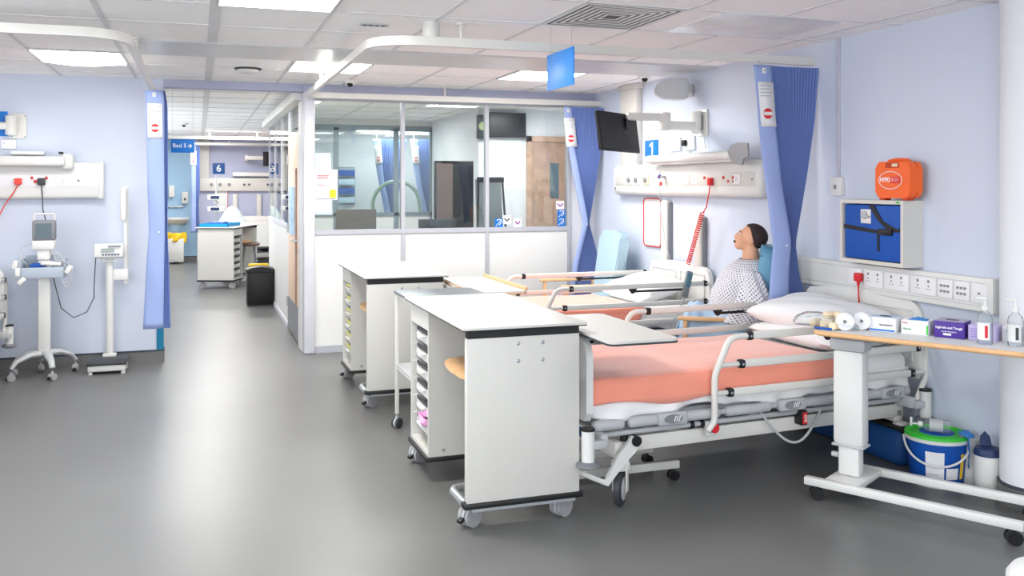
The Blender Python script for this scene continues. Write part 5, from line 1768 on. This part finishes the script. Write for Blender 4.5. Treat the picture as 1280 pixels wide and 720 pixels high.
# =================================================================== FAR ROOM
t = thing('pedal_bin', 'black bin with yellow lid edge standing against the corridor wall', 'bin', (.775, 12.45, 0))
MB().box(-.17, .165, -.16, .16, .015, .44, bev=.015).build('bin_body', BLACK, t)
m = Matrix(((1, 0, 0, 0), (0, 0, -1, .165), (0, 1, 0, 0), (0, 0, 0, 1)))
MB().prism([(-.18, .44), (.175, .44), (.175, .475), (.10, .50), (0, .51), (-.10, .50), (-.18, .475)], .33, m).build('bin_lid', BLACK, t)
MB().box(-.14, .12, .13, .18, .48, .53, bev=.015).build('yellow_rim', YEL, t)
MB().box(-.165, .16, -.155, .155, 0, .02).build('bin_base', DARK, t, smooth=False)
t = thing('tray', 'cyan blue plastic tray lying on the far white trolley', 'tray', (.33, 14.92, .933), R(-20))
MB().box(-.22, .22, -.30, .30, 0, .012, bev=.004).box(-.22, .22, -.30, -.285, 0, .05).box(-.22, .22, .285, .30, 0, .05).box(-.22, -.205, -.3, .3, 0, .05).box(.205, .22, -.3, .3, 0, .05).build('tray_body', CYAN, t)
MB().box(-.12, .10, -.2, .1, .012, .07, bev=.02).build('tray_content', BLUEC, t)
t = thing('sink', 'white wall basin with chrome taps on the pale blue wall', 'sink', (-.42, 19.95, .72))
def skf(u, v):
    a = PI + PI * u
    r = (.10 + .15 * math.sin(PI * .5 * v), .06 + .16 * v)
    return Vector((math.cos(a) * r[0] * 1.0, math.sin(a) * r[1] * 1.7, .04 + .13 * v ** 1.6))
MB().grid(skf, 24, 8).build('basin', WHITE, t, solid=.02, ang=70)
MB().box(-.26, .26, -.05, 0, .14, .19, bev=.01).build('basin_back', WHITE, t)
MB().cyl((-.1, -.02, .40), (.1, -.02, .40), .02, n=12).cyl((0, -.02, .40), (0, -.18, .42), .015, n=10).build('tap_body', ALU, t)
for x in (-.12, .12): MB().cyl((x, -.02, .40), (x, -.10, .42), .022, n=12).build('tap_lever', ALU, t)
t = thing('soap_dispenser', 'tall white soap dispenser above the far sink, left one', 'dispenser', (-.50, 19.95, 1.30), 0, 'white dispensers above the sink')
MB().box(-.055, .055, -.10, 0, .03, .26, bev=.012).build('dispenser_body', WHITE, t)
MB().cyl((0, -.05, 0), (0, -.05, .04), .02, n=10).build('nozzle', LGREY, t)
t = thing('soap_dispenser', 'white dispenser with dark drop window right of the far sink tap', 'dispenser', (-.245, 19.95, 1.19), 0, 'white dispensers above the sink')
MB().box(-.062, .062, -.10, 0, 0, .24, bev=.02).build('dispenser_body', WHITE, t)
MB().ball((0, -.101, .09), .022, n=8, scale=(.8, .15, 1.3)).build('drop_window', BLACK, t)
t = thing('sack_holder_bin', 'white pedal bin with a yellow sack under the far sink', 'bin', (-.41, 19.55, 0))
MB().box(-.15, .15, -.13, .13, .03, .50, bev=.012).build('bin_body', WHITE, t)


def ysf(u, v):
    a = 2 * PI * v
    w = 1 + .10 * math.sin(5 * a + 4 * u) + .05 * math.sin(11 * a)
    return Vector((.17 * w * math.cos(a) * (1 + .12 * math.sin(3 * u)), .14 * w * math.sin(a), .60 - .17 * u + .02 * math.sin(3 * a)))
MB().grid(ysf, 8, 40, close_v=True).build('yellow_sack', YEL, t, solid=.006, ang=80)
MB().box(-.14, .14, -.12, .12, .54, .56, bev=.01).build('bin_lid', YEL, t)
MB().box(-.05, .05, -.17, -.12, .02, .04).build('foot_pedal', BLACK, t, smooth=False)
t = thing('number_sign', 'dark blue sign with the white number 6 on the far wall', 'sign', (.415, 20.0, 1.80))
MB().box(-.12, .12, -.008, 0, 0, .225, bev=.002).build('sign_board', mat('sign_deep_blue', (20, 80, 140), .5), t)
text('6', .20, TEXTW, t, (0, -.010, .112), bold=.001)
t = thing('bedhead_unit', 'distant white bedhead unit below the number 6 sign', 'service unit', (1.3, 20.0, 1.44))
MB().box(-1.26, .9, -.08, 0, 0, .28, bev=.02).build('unit_body', WHITEL, t)
for x in (-1.03, -.86, -.68): MB().cyl((x, -.10, .14), (x, -.08, .14), .032, n=16).build('gas_outlet', MID, t)
for x in (-.38, -.28, .10): MB().cyl((x, -.11, .14), (x, -.08, .14), .022, n=12).build('outlet_knob', DARK, t)
t = thing('reading_light', 'distant over-bed light on the far bedhead unit', 'light', (1.2, 20.0, 1.75))
MB().box(-.52, .6, -.16, 0, 0, .085, bev=.02).build('light_tube', WHITE, t)
t = thing('whiteboard', 'distant pinkish white board with red edge behind the drip pumps', 'board', (.46, 20.0, 1.0))
MB().box(-.13, .13, -.012, 0, 0, .47, bev=.004).build('board', PANELW, t)
MB().box(-.135, .135, -.014, -.010, .465, .475).build('red_edge', RED, t, smooth=False)
MB().box(.130, .138, -.014, -.010, 0, .47).build('red_edge', RED, t, smooth=False)
for x, zt, lb in ((.74, 1.38, 'distant grey wall buffer strip, left of the pair in the far room'), (1.22, 1.38, 'distant grey wall buffer strip, right of the pair in the far room')):
    t = thing('wall_buffer', lb, 'wall buffer', (x, 20.0, .4), 0, 'vertical wall buffers')
    MB().box(-.05, .05, -.06, 0, 0, zt - .4, bev=.015).build('buffer_body', WHITEL, t)
t = thing('cable_duct', 'distant vertical white duct in the far room', 'duct', (.13, 20.0, 1.72))
MB().box(-.10, .10, -.07, 0, 0, CZ - 1.72, bev=.01).build('duct_body', WHITEL, t)
t = thing('television', 'distant small dark television on an arm by the far wall', 'television', (1.34, 19.6, 2.11))
MB().box(-.06, .10, -.02, .02, -.15, .15, bev=.006).build('tv_casing', BLACK, t)
t2 = thing('television_mount', 'distant white arm carrying the far television', 'wall mount', (1.14, 20.0, 2.07))
MB().box(-.22, .2, -.40, -.33, .02, .10, bev=.01).box(-.22, -.15, -.36, 0, .0, .12, bev=.01).build('arm_body', PAINT, t2)
t = thing('infusion_pumps', 'drip stand with two stacked blue screened infusion pumps in the far room', 'infusion pump', (.32, 17.5, 0))
MB().cyl((0, 0, 0), (0, 0, 1.75), .014, n=10).build('stand_pole', ALU, t)
for z in (1.09, 1.30):
    o = MB().box(-.15, .14, -.09, .03, z, z + .09, bev=.012).build('pump_case', WHITE, t)
    MB().box(-.10, .05, -.094, -.089, z + .02, z + .075).build('pump_screen', NAVY, o, smooth=False)
for k in range(5):
    a = R(72 * k)
    MB().tube([(0, 0, .10), (math.cos(a) * .26, math.sin(a) * .26, .05)], .014, n=8).build('stand_leg', ALU, t)
MB().tube([(-.02, -.05, 1.3), (.05, -.08, 1.25), (-.04, -.08, 1.22), (.06, -.08, 1.18), (0, -.06, 1.14)], .007, n=6).build('pump_lead', DARK, t)
t = thing('stool', 'small brown seated stool with grey legs beside the far trolley', 'stool', (.78, 15.2, 0))
MB().lathe([(0, .60), (.15, .60), (.165, .615), (.165, .635), (.15, .65), (0, .65)], n=28).build('seat', mat('stool_brown', (110, 88, 80), .5), t)
for k in range(4):
    a = R(45 + 90 * k)
    MB().tube([(math.cos(a) * .10, math.sin(a) * .10, .60), (math.cos(a) * .2, math.sin(a) * .2, 0)], .013, n=8).build('leg', MID, t)


def humpf(u, v):
    x = -.35 + .75 * u; y = -.40 + .8 * v
    h = .42 * math.exp(-((x + .05) ** 2) / .05) * math.exp(-((y - .05) ** 2) / .06) + .30 * math.exp(-((x - .16) ** 2) / .04) * math.exp(-((y + .12) ** 2) / .05)
    return Vector((x, y, .01 + h * (1 + .08 * math.sin(9 * x + 7 * y)) + .012 * math.sin(14 * x + 5 * y)))
t = thing('blanket', 'pale patterned blanket heaped over the distant bed', 'blanket', bedpt(bed4, -.60, .66, .645), R(97))
MB().grid(humpf, 26, 26).build('blanket_cloth', mat('pale_green_blanket', (200, 218, 216), .9, noise=.08, scale=14), t, solid=.008, ang=80)
